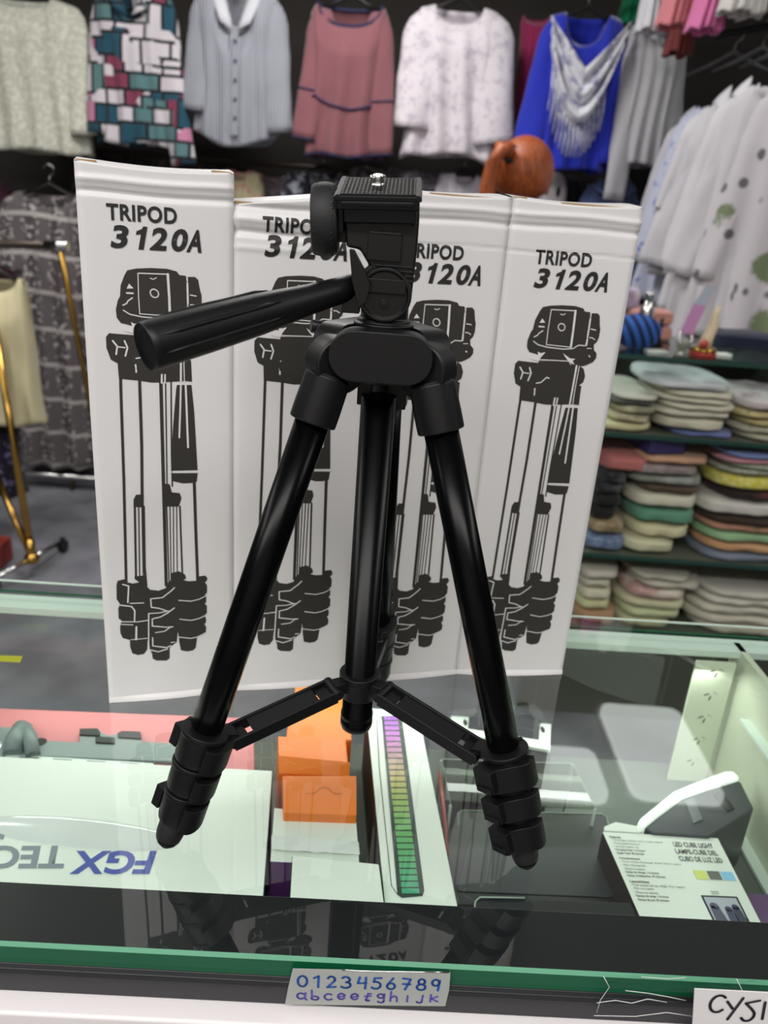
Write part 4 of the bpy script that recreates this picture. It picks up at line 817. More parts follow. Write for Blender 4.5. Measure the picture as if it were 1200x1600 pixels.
b = MB(); b.box(T3 @ Vector((.01, -.03, .0)), (.024, .002, .04)); b.build('neck_tag', mat('yellow_tag', '#cfc38a', .6), g3)
(p, W, L) = hang_at(550, -3, 473, 628, 246, YW)
nv = mat('navy_trim', '#232447', .8)
garment('rose_top', 'dusty rose long-sleeved top with navy trim lines at neck, chest and hem', 'top', p, -.03, L, W * .80, W * .84, fab('dusty_rose', '#86565d'), slv=((-1, .48, .12, .06, .05), (1, .52, .10, .06, .05)), seed=4, neck=(.12, .075), trims={'m': nv, 'body': (.60, 1.0), 'cuff': (.62, 1.0), 'neck': 1}, fold=.018, nf=6, hang_='dusty rose top')
(p, W, L) = hang_at(718, 2, 640, 800, 245, YW)
wl = fab('white_lace', '#dcd5dc', kind='lace', c2='#c3bac6', c3='#a9a0b2')
garment('white_blouse', 'white lacy blouse with faint grey flowers and wide sleeves, in the upper row', 'blouse', p, .0, L, W * .86, W * .98, wl, slv=((-1, .42, .06, .085, .08), (1, .46, .14, .10, .085)), seed=5, neck=(.085, .06), fold=.02, nf=7, hang_='white lacy blouse', hemc=-.02)
(p, W, L) = hang_at(838, 20, 815, 862, 240, YW + .16)
garment('magenta_top', 'magenta top mostly hidden behind the royal blue one', 'top', p, .0, L, W, W * 1.05, fab('magenta_cloth', '#8c2350'), seed=6, neck=(.05, .03))
(p, W, L) = hang_at(918, 15, 845, 990, 268, YW - .05)
blue = fab('royal_blue', '#1a2cb4', rough=.7, sheen=.4)
gb, Tb = garment('blue_tunic', 'royal blue long-sleeved tunic under a fringed white scarf, in the upper row', 'tunic', p, .0, L, W * .86, W * .95, blue, slv=((-1, .50, .14, .066, .062), (1, .50, .06, .062, .05)), seed=7, neck=(.07, .11), fold=.014, hang_='royal blue tunic')
# scarf: draped front panel hanging in a V with fringes
sc = thing('fringed_scarf', 'white and grey mottled scarf with long fringes draped over the royal blue tunic', 'scarf', p)
sm_ = fab('scarf_print', '#dfdfe6', kind='print', c2='#a2a3bd', c3='#7d80a6', rough=.6)
Wt = W * .84
def scarf(u, v):
    x = (u * 2 - 1); a = abs(x); top_ = -.05 - .17 * (1 - a ** 1.1) ; bot = -.15 - .26 * (1 - a ** 2.1)
    z = top_ * (1 - v) + bot * v; xx = x * Wt * (1.0 - .12 * v)
    return Tb @ Vector((xx, -.105 - .020 * math.sin(v * 16 + 2.2 * a) * (.4 + v) - .025 * math.sin(PI * u), z))
b = MB(); b.grid(50, 40, scarf); so = b.build('scarf_cloth', sm_, sc); so.modifiers.new('cloth', 'SOLIDIFY').thickness = .003
for k in range(15):
    u = .06 + .80 * k / 14; q = scarf(u, 1); ln = .16 - .04 * (1 - abs(2 * u - 1))
    b = MB(); b.tube([q + Vector((0, 0, .005)), q + Vector((.004, -.004, -ln * .5)), q + Vector((.0, 0, -ln))], [.0040, .0036, .0028], 6); b.build('fringe', sm_, sc)
(p, W, L) = hang_at(1032, 32, 985, 1085, 262, YW - .08)
garment('grey_shirt', 'plain light grey long-sleeved shirt between the blue tunic and the white shirts', 'shirt', p, .1, L, W * .95, W * .98, fab('light_grey_linen', '#b9b8bd'), slv=((-1, .62, .05, .055, .042), (1, .5, .1, .055, .042)), seed=8, neck=(.06, .05), fold=.012, collar=(fab('light_grey_collar', '#c8c7cc'), .09, .008))
for nm, lb, cx, xl_, xr_, yt, yh, Y, c_, kd in (('green_top', 'green top showing just above the grey shirt', 1000, 980, 1022, -60, 42, 3.8, '#0f7a52', None),
        ('white_sleeve_top', 'white top hanging above the grey shirt, left of the coral one', 1040, 1020, 1058, -120, 52, 3.3, '#e4e4ea', None),
        ('coral_top', 'coral pink top at the top right edge of the photo', 1083, 1060, 1108, -140, 46, 3.1, '#d9868e', None),
        ('rust_top', 'dark rust coloured top below the coral pink one', 1084, 1066, 1104, -60, 88, 3.25, '#7c3a38', None),
        ('pink_shirt', 'bright pink top right of the coral one', 1135, 1112, 1160, -140, 52, 3.0, '#e37fb4', None),
        ('teal_top', 'teal top beside the bright pink one', 1168, 1160, 1178, -140, 12, 3.05, '#2d9c7e', None),
        ('cream_shirt', 'cream white top at the upper right corner', 1192, 1168, 1235, -160, 26, 2.9, '#ded9d6', None)):
    (p, W, L) = hang_at(cx, yt, xl_, xr_, yh, Y)
    garment(nm, lb, 'top', p, .25, L, W, W * 1.1, fab(nm + '_cloth', c_), seed=cx, neck=(W * .4, .03), fold=.012, D=.05)
rail('hanging_rail', 'short steel rail high at the right carrying the pink and coral tops', (.95, 3.62, 1.40), (1.75, 2.6, 1.40), .012, 'chrome')

# lower row, dark clothes behind the cartons
low = ((-40, 270, -110, 20, 430, 3.85, '#4b2a38', None, None, 'dark wine garment at the far left edge below the sage top'),
 (180, 235, 120, 240, 520, 3.95, '#2a2629', 'print', '#4a4448', 'black garment in the lower row below the rectangle-patterned blouse'),
 (290, 240, 240, 340, 520, 4.0, '#3a3033', 'print', '#5c5054', 'brownish black garment in the lower row below the striped shirt'),
 (375, 262, 335, 412, 520, 3.8, '#d8cfa8', 'print', '#d98a8a', 'pale yellow and pink printed garment behind the tops of the first two cartons'),
 (425, 270, 388, 462, 520, 3.85, '#6b6066', 'print', '#8d8488', 'mottled grey brown garment in the lower row'),
 (505, 262, 440, 560, 520, 3.75, '#1a1a26', 'print', '#8d8f9c', 'navy black garment in the lower row below the dusty rose top'),
 (590, 255, 540, 640, 520, 3.9, '#544b50', 'print', '#a09ba6', 'dark mottled garment just behind the tripod head'),
 (670, 262, 620, 715, 520, 3.8, '#7b7480', 'print', '#b7b1bb', 'greyish lilac garment right of the tripod head'),
 (725, 268, 680, 765, 520, 3.7, '#cbc6d0', None, None, 'pale lilac garment below the white lacy blouse'),
 (860, 266, 800, 905, 520, 3.9, '#10111c', None, None, 'near-black garment below the royal blue tunic'),
 (1010, 240, 955, 1060, 520, 4.0, '#141216', None, None, 'black garment below the light grey shirt'))
for i, (cx, yt, a, b_, yh, Y, c_, kd, c2, lb) in enumerate(low):
    (p, W, L) = hang_at(cx, yt, a, b_, yh, Y)
    garment('hanging_garment', lb, 'garment', p, (-.3, .2, .35)[i % 3], L, W, W * 1.05, fab('low_cloth_%d' % i, c_, kind=kd, c2=c2, c3=c2), seed=30 + i, neck=(W * .35, .04), slv=((-1, L * .5, .1, .06, .05), (1, L * .5, .1, .06, .05)), fold=.016, group='dark clothes in the lower row', hang_=lb.split(' in the')[0].split(' below')[0].split(' behind')[0].split(' at')[0].split(' right of')[0].split(' just')[0] if i in (2, 5, 8) else False)
(p, W, L) = hang_at(958, 283, 915, 1000, 520, 3.6)
garment('denim_shirt', 'blue denim shirt just above the rightmost carton', 'shirt', p, .1, L, W, W, fab('denim', '#4a5683', kind='jacquard', c2='#5d6a98'), seed=51, neck=(.06, .05), collar=(fab('denim_collar', '#56638f'), .07, .01), slv=((-1, .4, .2, .06, .05), (1, .4, .2, .06, .05)))
c_ = py_(865, 292, 3.72); o = thing('white_bag', 'white bag with a dark oval spot hanging beside the red-haired person', 'bag', c_); b = MB(); b.ell(c_ - Vector((0, 0, .06)), (.062, .03, .12), None, 24, fn=lambda p: Vector((math.copysign(abs(p.x / .062) ** .6, p.x) * .062, p.y, p.z))); b.build('bag_body', 'ledge', o); b = MB(); b.ell(c_ + Vector((.018, -.028, -.02)), (.010, .005, .024), None, 12); b.build('dark_spot', 'black', o); b = MB(); b.tube([c_ + Vector((-.04, 0, .02)), (c_.x - .01, 3.93, .535), (c_.x + .01, 3.93, .535), c_ + Vector((.04, 0, .02))], .004, 6); b.build('strap', 'ledge', o)

# long dresses at the left
(p, W, L) = hang_at(78, 292, 10, 150, 722, 3.55)
garment('patterned_dress', 'long grey dress with pale horizontal bands and vertical pattern, left of the first carton', 'dress', p, .05, L, W * .88, W * 1.18, fab('grey_ethnic', '#5f585a', kind='plaid', c2='#4b4548', c3='#a9a4a2'), slv=((-1, .30, .2, .08, .09), (1, .42, .2, .085, .09)), seed=61, neck=(.10, .06), fold=.022, nf=8, hang_='long grey patterned dress')
(p, W, L) = hang_at(140, 300, 95, 200, 740, 3.68)
garment('patterned_dress', 'grey floral dress half hidden behind the first carton', 'dress', p, -.1, L, W, W * 1.25, fab('grey_floral', '#726d72', kind='floral', c2='#3d3a42', c3='#b9b6ba'), seed=62, neck=(.08, .05), fold=.02)
(p, W, L) = hang_at(-5, 425, -55, 38, 655, 2.85)
garment('cream_dress', 'plain cream sleeveless dress hanging on the brass rack at the left edge', 'dress', p, .15, L, W * .95, W * 1.22, fab('cream_cloth', '#c9c09c', rough=.7), seed=63, neck=(.07, .05), fold=.008, hang_='cream dress')
(p, W, L) = hang_at(-18, 640, -60, 12, 765, 2.95)
garment('floral_skirt', 'dark floral garment below the cream dress at the left edge', 'skirt', p, .0, L, W * 1.2, W * 1.4, fab('dark_floral', '#1d1c2c', kind='floral', c2='#5a567e', c3='#8d89a8'), seed=64, neck=(.04, .01))
# brass rolling rack
rk = thing('clothes_rack', 'brass and chrome rolling clothes rack at the left edge', 'rack', py_(40, 860, 2.75))
el = py_(93, 384, 2.85); lf = py_(-260, 372, 2.85)
b = MB(); b.cyl(lf, el, .013, n=16); b.build('top_bar', 'darkpipe', rk)
b = MB(); b.ell(el, (.022, .022, .02), None, 16); b.cyl(el, el + (el - lf).normalized() * .03, .017, n=14); b.cyl(el - (el - lf).normalized() * .05, el, .017, n=14); b.build('corner_fitting', 'chrome', rk)
f1 = pz_(168, 770, -.97); b = MB(); b.cyl(el, f1, .011, n=16); b.build('rack_leg', 'brass', rk)
tp1 = py_(-18, 450, 2.80); f2 = pz_(50, 872, -.93); b = MB(); b.cyl(tp1, f2, .013, n=16); b.build('rack_leg', 'brass', rk)
f3 = py_(-8, 740, 2.75); b = MB(); b.cyl(f3, f2, .012, n=16); b.build('brace_leg', 'brass', rk)
b = MB(); b.ell(f2, (.028, .028, .024), None, 14); b.cyl(f2 + Vector((0, 0, .01)), f2 + (tp1 - f2).normalized() * .07, .017, n=14); b.build('base_fitting', 'brass', rk)
c1 = pz_(98, 846, -.955); c2_ = pz_(-10, 905, -.955)
b = MB(); b.cyl(f2, c1, .010, n=14); b.cyl(f2, c2_, .010, n=14); b.build('base_bar', 'chrome', rk)
for q in (c1, c2_):
    b = MB(); w0 = q + Vector((0, 0, -.02)); b.cyl(w0 + Vector((-.012, 0, 0)), w0 + Vector((.012, 0, 0)), .025, n=18); b.cyl(q + Vector((0, 0, -.005)), q + Vector((0, 0, .016)), .010, n=12); b.build('caster_wheel', 'blk', rk)
rb = thing('red_box', 'dark red low box on the floor behind the brass rack foot', 'box', pz_(-20, 880, -1.0)); b = MB(); b.box(pz_(-25, 862, -.95), (.16, .12, .09)); b.build('box_body', mat('dark_red', '#8a2f28', .6), rb, .004)
# low display plinth with a bright rail behind the rack
pa = pz_(15, 765, -.92); pb = pz_(230, 742, -.92)
pl_ = thing('display_plinth', 'low grey display plinth with a bright metal front rail under the long dresses', 'plinth', (-1.7, 3.6, -1)); b = MB(); b.box((-1.75, 3.80, -.965), (1.9, .5, .05)); b.build('plinth_top', 'floor', pl_, .003); b = MB(); b.cyl((-2.6, 3.50, -.93), (-.8, 3.50, -.93), .013, n=12); b.build('front_rail_bar', 'steel', pl_)
for x in (-2.5, -1.5, -.9): b = MB(); b.cyl((x, 3.50, -1), (x, 3.50, -.93), .010, n=10); b.build('rail_post', 'darkpipe', pl_)

# white shirts on the rail at the right, one behind the other
ws = ((1062, 168, 3.20, '#cfced6', None, None, None, 'farthest white shirt of the right rail, next to the light grey shirt', .16, 400),
 (1080, 150, 3.05, '#ccd0e4', 'print', '#c0c8e2', '#4f6db8', 'white shirt with small blue flowers on the right rail', .16, 478),
 (1096, 150, 2.92, '#dbd9de', None, None, None, 'white shirt behind the blue-flowered one on the right rail', .15, 330),
 (1116, 136, 2.78, '#d2d0d6', None, None, None, 'white shirt with a pointed collar, middle of the right rail', .16, 440),
 (1146, 122, 2.62, '#dcd9de', None, None, None, 'white shirt with a bright shoulder, nearer than the pointed-collar one', .16, 500),
 (1168, 112, 2.46, '#d3d0d6', None, None, None, 'long white shirt just behind the dotted blouse', .16, 560),
 (1200, 84, 2.32, '#d3ced4', 'dots', '#6d6a72', '#7d8a6a', 'sheer white blouse with dark dots and green flowers at the right edge', .20, 545))
for i, (lx, ty, Y, c_, kd, c2, c3, lb, W_, hy) in enumerate(ws):
    tl_ = py_(lx, ty, Y); hm = py_(lx - 30, hy, Y); L = tl_.z - hm.z
    garment('white_shirt', lb, 'shirt', (tl_.x + W_ * .62 + (.05 if i == 6 else .0), Y, tl_.z + .01), -.95, L, W_, W_ * 1.45, fab('white_shirt_cloth_%d' % i, c_, kind=kd, c2=c2, c3=c3), seed=70 + i, neck=(.05, .05), slv=((-1, .46, .14, .052, .050), (1, .46, .12, .052, .050)), fold=.020, nf=8, shoulder=.55, D=.06, group='white shirts on the right rail', hang_=False, collar=(fab('shirt_collar_%d' % i, c_), .08, .01) if i in (0, 3, 4) else None)
rail('hanging_rail', 'black rail at the right carrying the white shirts', (py_(1062, 120, 3.3).x + .1, 3.3, 1.03), (1.62, 2.3, 1.03), .012, 'blk')
for i in range(9):
    f_ = i / 8; x = 1.12 + .45 * f_; y = 3.22 - .85 * f_
    hanger(place(x, y, .955, -.55), .19, .3, ('farthest', 'second farthest', 'third farthest', 'fourth farthest', 'middle', 'fourth nearest', 'third nearest', 'second nearest', 'nearest')[i] + ' of the empty dark hangers on the black rail above the white shirts', 'hangw', group='hangers on the right rail')

# ------------------------------------------------------------------ shelving unit with folded clothes
YS = 2.0
def sx(px, py): return py_(px, py, YS)
su = thing('shelf_unit', 'glass shelf unit across the aisle stacked with folded clothes', 'shelving', (1.2, YS + .2, -1))
levels = {'a': .066, 'b': -.135, 'c': -.475, 'd': -.70}
gs = pane('shelf_glass', (.84, .93, .90), 1.5)
M['shelfedge'] = mat('dark_green_glass_edge', '#24463e', .15)
for kk, z in levels.items():
    b = MB(); b.box((1.25, YS + .19, z - .005), (1.62, .44, .010)); o = b.build('shelf', gs if kk == 'a' else mat('shelf_board_' + kk, '#5b5f52', .5), su); b = MB(); b.box((1.25, YS - .034, z - .005), (1.62, .006, .011)); b.build('shelf_edge', 'shelfedge', su)
b = MB(); b.box((1.25, YS + .425, -.46), (1.62, .01, 1.04)); b.build('back_panel', mat('dark_back', '#34352f', .8), su)
for x in (.435, 2.065): b = MB(); b.box((x, YS + .19, -.47), (.012, .44, 1.06)); b.build('side_panel', gs, su)
b = MB(); b.box((1.25, YS + .19, -.86), (1.62, .42, .28)); b.build('base_cabinet', mat('base_dark', '#4a4c40', .7), su)
def folded(name, label, x0, x1, z0, h, Y, dp, m, layers=1, seed=0, group=None, tilt=0.0, cat='folded clothes', gloss=False):
    cx = (x0 + x1) / 2; w_ = x1 - x0; t = thing(name, label, cat, (cx, Y + dp / 2, z0), tilt, group); T = place(cx, Y + dp / 2, z0, tilt)
    for li in range(layers):
        hh = h / layers; zc_ = hh * (li + .5); rr = random.Random(seed * 7 + li); dx = rr.uniform(-.012, .012); sc_ = rr.uniform(.94, 1.02)
        def f(u, v):
            a = 2 * PI * u; x = (v - .5) * w_ * sc_ + dx; e = 1 - abs(2 * v - 1) ** 6 * .55
            cy, sz = math.cos(a), math.sin(a); y = math.copysign(abs(cy) ** .45, cy) * dp / 2 * e; z = math.copysign(abs(sz) ** .6, sz) * hh / 2 * (e ** .5) * .98
            n_ = noise.noise(Vector((x * 22, a * 1.3, seed + li * 3))); z += n_ * hh * .10 - .25 * hh * (2 * v - 1) ** 2 * .3 ; y += n_ * .006
            if cy < -.5: y += .0025 * math.cos(z / hh * 12)
            return T @ Vector((x, y, max(0.0003, zc_ + z)))
        b = MB(); b.grid(30, 18, f, wrap=True)
        vs = [f(k / 30, 0) for k in range(30)]; b.add(vs, [list(range(30))], 0, True); vs = [f(k / 30, 1) for k in range(30)]; b.add(vs, [list(range(30))], 0, True)
        b.build('folded_layer', m, t)
    return t
# stacks, bottom item first: (left px, right px, centre-bottom px row, thickness px, colour, pattern, second colour, label)
SC = 2.16 / FPX
def stack(shelf, px0, rows, Y=YS, dz=0, group=None):
    z = levels[shelf] + .0005 + dz; ydep = 0
    for i, (a, b_, th, c_, kd, c2, lay, lb) in enumerate(rows):
        zp = z + th * SC / 2
        # horizontal place at this height
        def xat(px): 
            d = CF + CR * ((px - 600) / FPX); 
            py = 560 + (levels['a'] - zp) * 560; return py_(px, py, Y).x
        folded('folded_garment', lb, xat(a), xat(b_), z, th * SC, Y - .02, .30, fab('folded_' + c_[1:] + str(kd), c_, kind=kd, c2=c2, c3=c2, rough=.75), lay, seed=int(a) + i * 13, group=group or 'folded clothes on the glass shelves')
        z += th * SC + .0004
stack('b', 0, ((905, 1028, 14, '#c9c59a', None, None, 1, 'pale yellow folded cloth at the bottom of the left stack on the second shelf'), (950, 1028, 26, '#bdb896', 'print', '#8f8c74', 2, 'cream printed folded cloths in the left stack on the second shelf'), (945, 1030, 7, '#55574f', None, None, 1, 'flat grey folded cloth topping the left stack on the second shelf'), (950, 1030, 7, '#c8c6b8', None, None, 1, 'thin off-white cloth topping the left stack on the second shelf')))
stack('b', 0, ((1036, 1152, 8, '#6a76a8', None, None, 1, 'blue folded cloth lowest in the middle stack on the second shelf'), (1032, 1150, 20, '#c9c5b0', None, None, 1, 'thick cream folded cloth above the blue one on the second shelf'), (1030, 1162, 20, '#cfcbb8', None, None, 2, 'two cream folded cloths halfway up the middle stack on the second shelf'), (1032, 1158, 18, '#d2cdb9', None, None, 2, 'pale cream folded cloths near the top of the middle stack'), (1015, 1150, 14, '#cfd3d6', None, None, 1, 'glossy white plastic bag topping the middle stack on the second shelf')))
stack('b', 0, ((1158, 1290, 22, '#b9b6a2', 'print', '#8f8d80', 2, 'beige folded cloths lowest in the right stack on the second shelf'), (1150, 1290, 22, '#b9ab7c', 'print', '#7a6a44', 2, 'gold patterned folded cloths in the right stack on the second shelf'), (1158, 1290, 18, '#c9bfc0', 'print', '#a98f98', 1, 'pinkish folded cloth topping the right stack on the second shelf')))
stack('c', 0, ((905, 982, 26, '#5f7290', 'jacquard', '#7c8da8', 1, 'denim blue folded cloth lowest in the left stack on the third shelf'), (915, 980, 26, '#8d7c5c', 'jacquard', '#a8987a', 1, 'brown gold folded cloth on top of the denim blue one'), (925, 975, 40, '#1a1a1a', None, None, 2, 'black folded garments above the brown gold cloth'), (935, 985, 36, '#232426', 'print', '#4a4b4e', 2, 'black printed garments high in the left stack on the third shelf'), (938, 1022, 28, '#b9706c', None, None, 1, 'coral pink plastic-wrapped garment at the top of the left stack')))
stack('c', 0, ((974, 1068, 28, '#d0cfae', None, None, 1, 'pale cream folded towel lowest in the middle stack on the third shelf'), (984, 1088, 24, '#cdc9a2', None, None, 1, 'cream yellow folded towel beneath the green one'), (986, 1096, 24, '#5f9178', None, None, 1, 'green folded towel in the middle stack on the third shelf'), (982, 1102, 26, '#cfcdb8', None, None, 1, 'ivory folded towel on top of the green one'), (990, 1106, 12, '#57493c', None, None, 1, 'thin brown folded garment above the ivory towel'), (970, 1106, 14, '#7f8578', 'print', '#9aa09a', 1, 'grey green folded garment in clear plastic'), (978, 1110, 18, '#8b7f7c', 'jacquard', '#9d9290', 1, 'mauve grey folded garment in clear plastic'), (1000, 1124, 14, '#c99f80', None, None, 1, 'peach folded garment near the top of the middle stack')))
stack('c', 0, ((1092, 1260, 14, '#7b8494', None, None, 1, 'blue grey folded cloth lowest in the right stack on the third shelf'), (1096, 1260, 17, '#cc9f76', None, None, 1, 'orange peach folded cloth under the mint one'), (1094, 1260, 17, '#93b98c', None, None, 1, 'mint green folded cloth in the right stack'), (1096, 1260, 12, '#b98c74', 'print', '#7d6a50', 1, 'salmon brown folded cloth above the mint one'), (1100, 1260, 12, '#3a2d24', None, None, 1, 'dark brown folded cloth in the right stack'), (1096, 1250, 26, '#cfccc4', None, None, 1, 'white folded towel in the right stack'), (1122, 1260, 16, '#2a1f20', 'print', '#5a3032', 1, 'dark wine folded garment above the white towel'), (1110, 1260, 24, '#c9c04a', 'jacquard', '#dcd68a', 1, 'bright yellow folded garment in the right stack'), (1126, 1260, 18, '#9aa08c', 'jacquard', '#b4b8a8', 2, 'sage grey folded garments above the yellow one'), (1126, 1260, 8, '#c08a94', None, None, 1, 'dusty pink thin folded cloth'), (1120, 1260, 9, '#7d8fc0', None, None, 1, 'sky blue thin folded cloth above the dusty pink one'), (1120, 1260, 16, '#1d2220', 'print', '#4a524e', 1, 'black printed folded garment topping the right stack')))
stack('d', 0, ((894, 972, 26, '#a98767', None, None, 1, 'tan folded towel lowest in the left stack on the bottom shelf'), (898, 956, 17, '#c9cb9e', None, None, 1, 'pale yellow folded towel above the tan one'), (900, 962, 20, '#cdcab0', None, None, 1, 'cream folded towel above the pale yellow one on the bottom shelf'), (904, 962, 15, '#c6c3ae', None, None, 1, 'beige folded towel second from the top on the bottom shelf'), (906, 976, 17, '#c9c5b6', None, None, 1, 'light grey cream towel topping the left stack on the bottom shelf')))
stack('d', 0, ((962, 1060, 18, '#b9bd94', None, None, 1, 'pale olive folded cloth lowest in the middle stack on the bottom shelf'), (966, 1070, 16, '#c3cba0', None, None, 1, 'light green cream folded cloth on the bottom shelf'), (964, 1080, 16, '#cbcba8', None, None, 1, 'buttery folded cloth below the floral one'), (976, 1080, 20, '#c4a09a', 'print', '#d8d0c0', 1, 'pink floral folded cloth on the bottom shelf'), (986, 1096, 14, '#c2bfb0', None, None, 1, 'off-white folded cloth above the floral one'), (990, 1094, 10, '#b9b6a6', None, None, 1, 'thin grey white cloth topping the middle stack on the bottom shelf')))
stack('d', 0, ((1078, 1250, 17, '#c5c2ae', None, None, 1, 'lowest white folded sheet of the right stack on the bottom shelf'), (1080, 1250, 17, '#cdc9b8', None, None, 1, 'second white folded sheet up on the bottom shelf'), (1082, 1250, 16, '#c9c6b6', None, None, 1, 'third white folded sheet up on the bottom shelf'), (1090, 1250, 14, '#d0cdc0', None, None, 1, 'fourth white folded sheet up on the bottom shelf'), (1100, 1250, 12, '#c6c4b8', None, None, 1, 'topmost white folded sheet on the bottom shelf')))
def sbx(name, lb, cat, a, b_, zb, h, Y, dp, m, tilt=0, part='box_body', bev=.002):
    x0, x1 = a, b_; o = thing(name, lb, cat, ((x0 + x1) / 2, Y + dp / 2, zb), tilt); b = MB(); T = place((x0 + x1) / 2, Y + dp / 2, zb, tilt); b.box(T @ Vector((0, 0, h / 2)), (x1 - x0, dp, h), T.to_3x3()); b.build(part, m, o, bev); return o
nb = sbx('navy_box', 'small navy cardboard box on the middle stack of the third shelf', 'box', sx(1000, 700).x, sx(1063, 700).x, levels['c'] + 160 * SC + .004, .048, YS - .01, .14, 'navy', .25)
# things standing on top of the shelf unit
zt = levels['a'] + .0005
c_ = py_(996, 518, 2.06); hr = c_.z - zt
hb = thing('knit_hat', 'blue striped knitted hat lying on the top glass shelf beside the rightmost carton', 'hat', (c_.x, 2.06, zt)); k = NT('blue_knit_stripe'); k.set(Roughness=.95); x, y, z = k.sep()[:3]; sn = k.math('SINE', k.math('MULTIPLY', k.math('ADD', x, k.math('MULTIPLY', z, .5)), 260.0)); k.base(k.mix(k.step(sn, -.2, .2), lin('#12234f'), lin('#2f5fae'))); k.bump(k.noise(300), .5, .002)
b = MB(); b.ell((c_.x, 2.06, zt + .045), (.060, .055, .0445), None, 28); b.build('hat_body', k.m, hb)
c_ = py_(1012, 482, 2.2); o = thing('steel_bottle', 'small silver bottle behind the blue striped hat', 'bottle', (c_.x, 2.2, zt)); b = MB(); b.lathe((c_.x, 2.2, zt), (c_.x, 2.2, zt + .2), [(0, .020), (.09, .020), (.105, .012), (.112, .010)], 20); b.build('bottle_body', 'steel', o); b = MB(); b.lathe((c_.x, 2.2, zt + .1125), (c_.x, 2.2, zt + .2), [(0, .012), (.022, .012), (.024, .009)], 16); b.build('bottle_cap', 'chrome', o)
folded('pink_cloth', 'crumpled peach pink cloth heaped behind the hat on the top shelf', sx(1010, 480).x + .05, sx(1055, 480).x + .1, zt, .085, 2.25, .12, fab('peach_cloth', '#c58a80'), 2, seed=5, cat='cloth')
folded('striped_cloth', 'crumpled lilac and white cloth on the top shelf beside the silver bottle', sx(975, 470).x + .02, sx(1010, 470).x + .09, zt, .14, 2.30, .08, fab('lilac_cloth', '#a99ab4', kind='print', c2='#d9d2dc'), 2, seed=8, cat='cloth')
o = thing('black_sandal', 'black strappy sandal on the top shelf right of the blue hat', 'sandal', (sx(1035, 520).x, 2.12, zt)); b = MB(); X = sx(1035, 520).x
b.box((X, 2.12, zt + .008), (.08, .05, .014)); b.build('sole', 'blk', o, .004); b = MB()
for q in ((-.03, .05), (.0, .065), (.03, .075)): b.tube([(X + q[0], 2.10, zt + .014), (X + q[0] - .005, 2.10, zt + q[1]), (X + q[0] + .01, 2.14, zt + q[1]), (X + q[0] + .01, 2.14, zt + .014)], .004, 6)
b.build('strap', 'blk', o)
def card(name, lb, P, m, base, cat='card'):
    n_ = (P[1] - P[0]).cross(P[2] - P[0]).normalized() * .0015; o = thing(name, lb, cat, base); b = MB(); b.add(P + [p + n_ for p in P], [(0, 1, 2, 3), (7, 6, 5, 4), (0, 4, 5, 1), (1, 5, 6, 2), (2, 6, 7, 3), (3, 7, 4, 0)]); b.build('card_face', m, o); return o
lv = mat('lilac_card', '#c98fc0', .4); Yc = 2.03
P = [py_(1063, 518, Yc), py_(1082, 523, Yc), py_(1103, 478, Yc), py_(1084, 475, Yc)]; dz = min(p.z for p in P) - zt
cdo = card('lilac_tag', 'lilac pink card tag leaning on the top shelf', [p - Vector((0, 0, dz)) if i < 0 else p for i, p in enumerate(P)], lv, (P[0].x, Yc, zt)); b = MB(); P2 = [py_(1084, 475, Yc), py_(1103, 478, Yc), py_(1120, 448, Yc), py_(1104, 446, Yc)]; b.add(P2, [(0, 1, 2, 3)]); b.build('card_top', mat('pale_blue_card', '#b4bccb', .4), cdo); b = MB(); b.tube([P[0], (P[0].x, Yc, zt)], .002, 6); b.tube([P[1], (P[1].x, Yc, zt)], .002, 6); b.build('tag_stand', 'steel', cdo)
fx_ = py_(1108, 530, 2.0).x; fg = thing('figurine', 'small cream figurine on a gold and red round base on the top shelf', 'figurine', (fx_, 2.02, zt)); b = MB(); b.lathe((fx_, 2.02, zt), (fx_, 2.02, zt + 1), [(0, .032), (.012, .032), (.013, .030)], 24); b.build('base_red', mat('figurine_red', '#a8342c', .3), fg); b = MB(); b.lathe((fx_, 2.02, zt + .0135), (fx_, 2.02, zt + 1), [(0, .031), (.006, .032), (.010, .026)], 24); b.build('base_gold', 'brass', fg)
b = MB(); b.tube([(fx_ - .002, 2.02, zt + .022), (fx_ + .004, 2.02, zt + .05), (fx_ + .012, 2.02, zt + .08), (fx_ + .010, 2.02, zt + .105), (fx_ + .016, 2.02, zt + .125)], [.018, .014, .012, .009, .006], 14); b.build('figure_body', mat('figurine_cream', '#e2cfae', .3), fg)
b = MB(); b.ell((fx_ - .010, 2.0, zt + .034), (.012, .010, .010), None, 12); b.build('red_flower', mat('flower_red', '#b5453f', .4), fg)
o = thing('glass_ornament', 'clear glass ornament left of the figurine on the top shelf', 'ornament', (sx(1068, 535).x, 2.0, zt)); X = sx(1068, 535).x; b = MB(); b.lathe((X, 2.0, zt), (X, 2.0, zt + 1), [(0, .018), (.006, .020), (.012, .008), (.022, .016), (.034, .018), (.042, .012)], 18); b.build('ornament_body', mat('smoky_glass', '#7d8277', .05, spec=.8), o)
for a, b_, y0, lb in ((1018, 1052, 2.02, 'white price card lying near the front of the top shelf'), (1140, 1162, 2.05, 'small white price card near the right end of the top shelf')):
    x0, x1 = sx(a, 535).x, sx(b_, 535).x; o = sbx('price_card', lb, 'card', x0, x1, zt, .006, y0, .03, 'white', .1, 'card_face', .001)
folded('navy_cloth', 'dark navy cloth on the top shelf under the dotted blouse', sx(1150, 520).x + .03, sx(1200, 520).x + .15, zt, .05, 2.15, .15, fab('navy_cloth_m', '#1d2438'), 1, seed=3, cat='cloth')

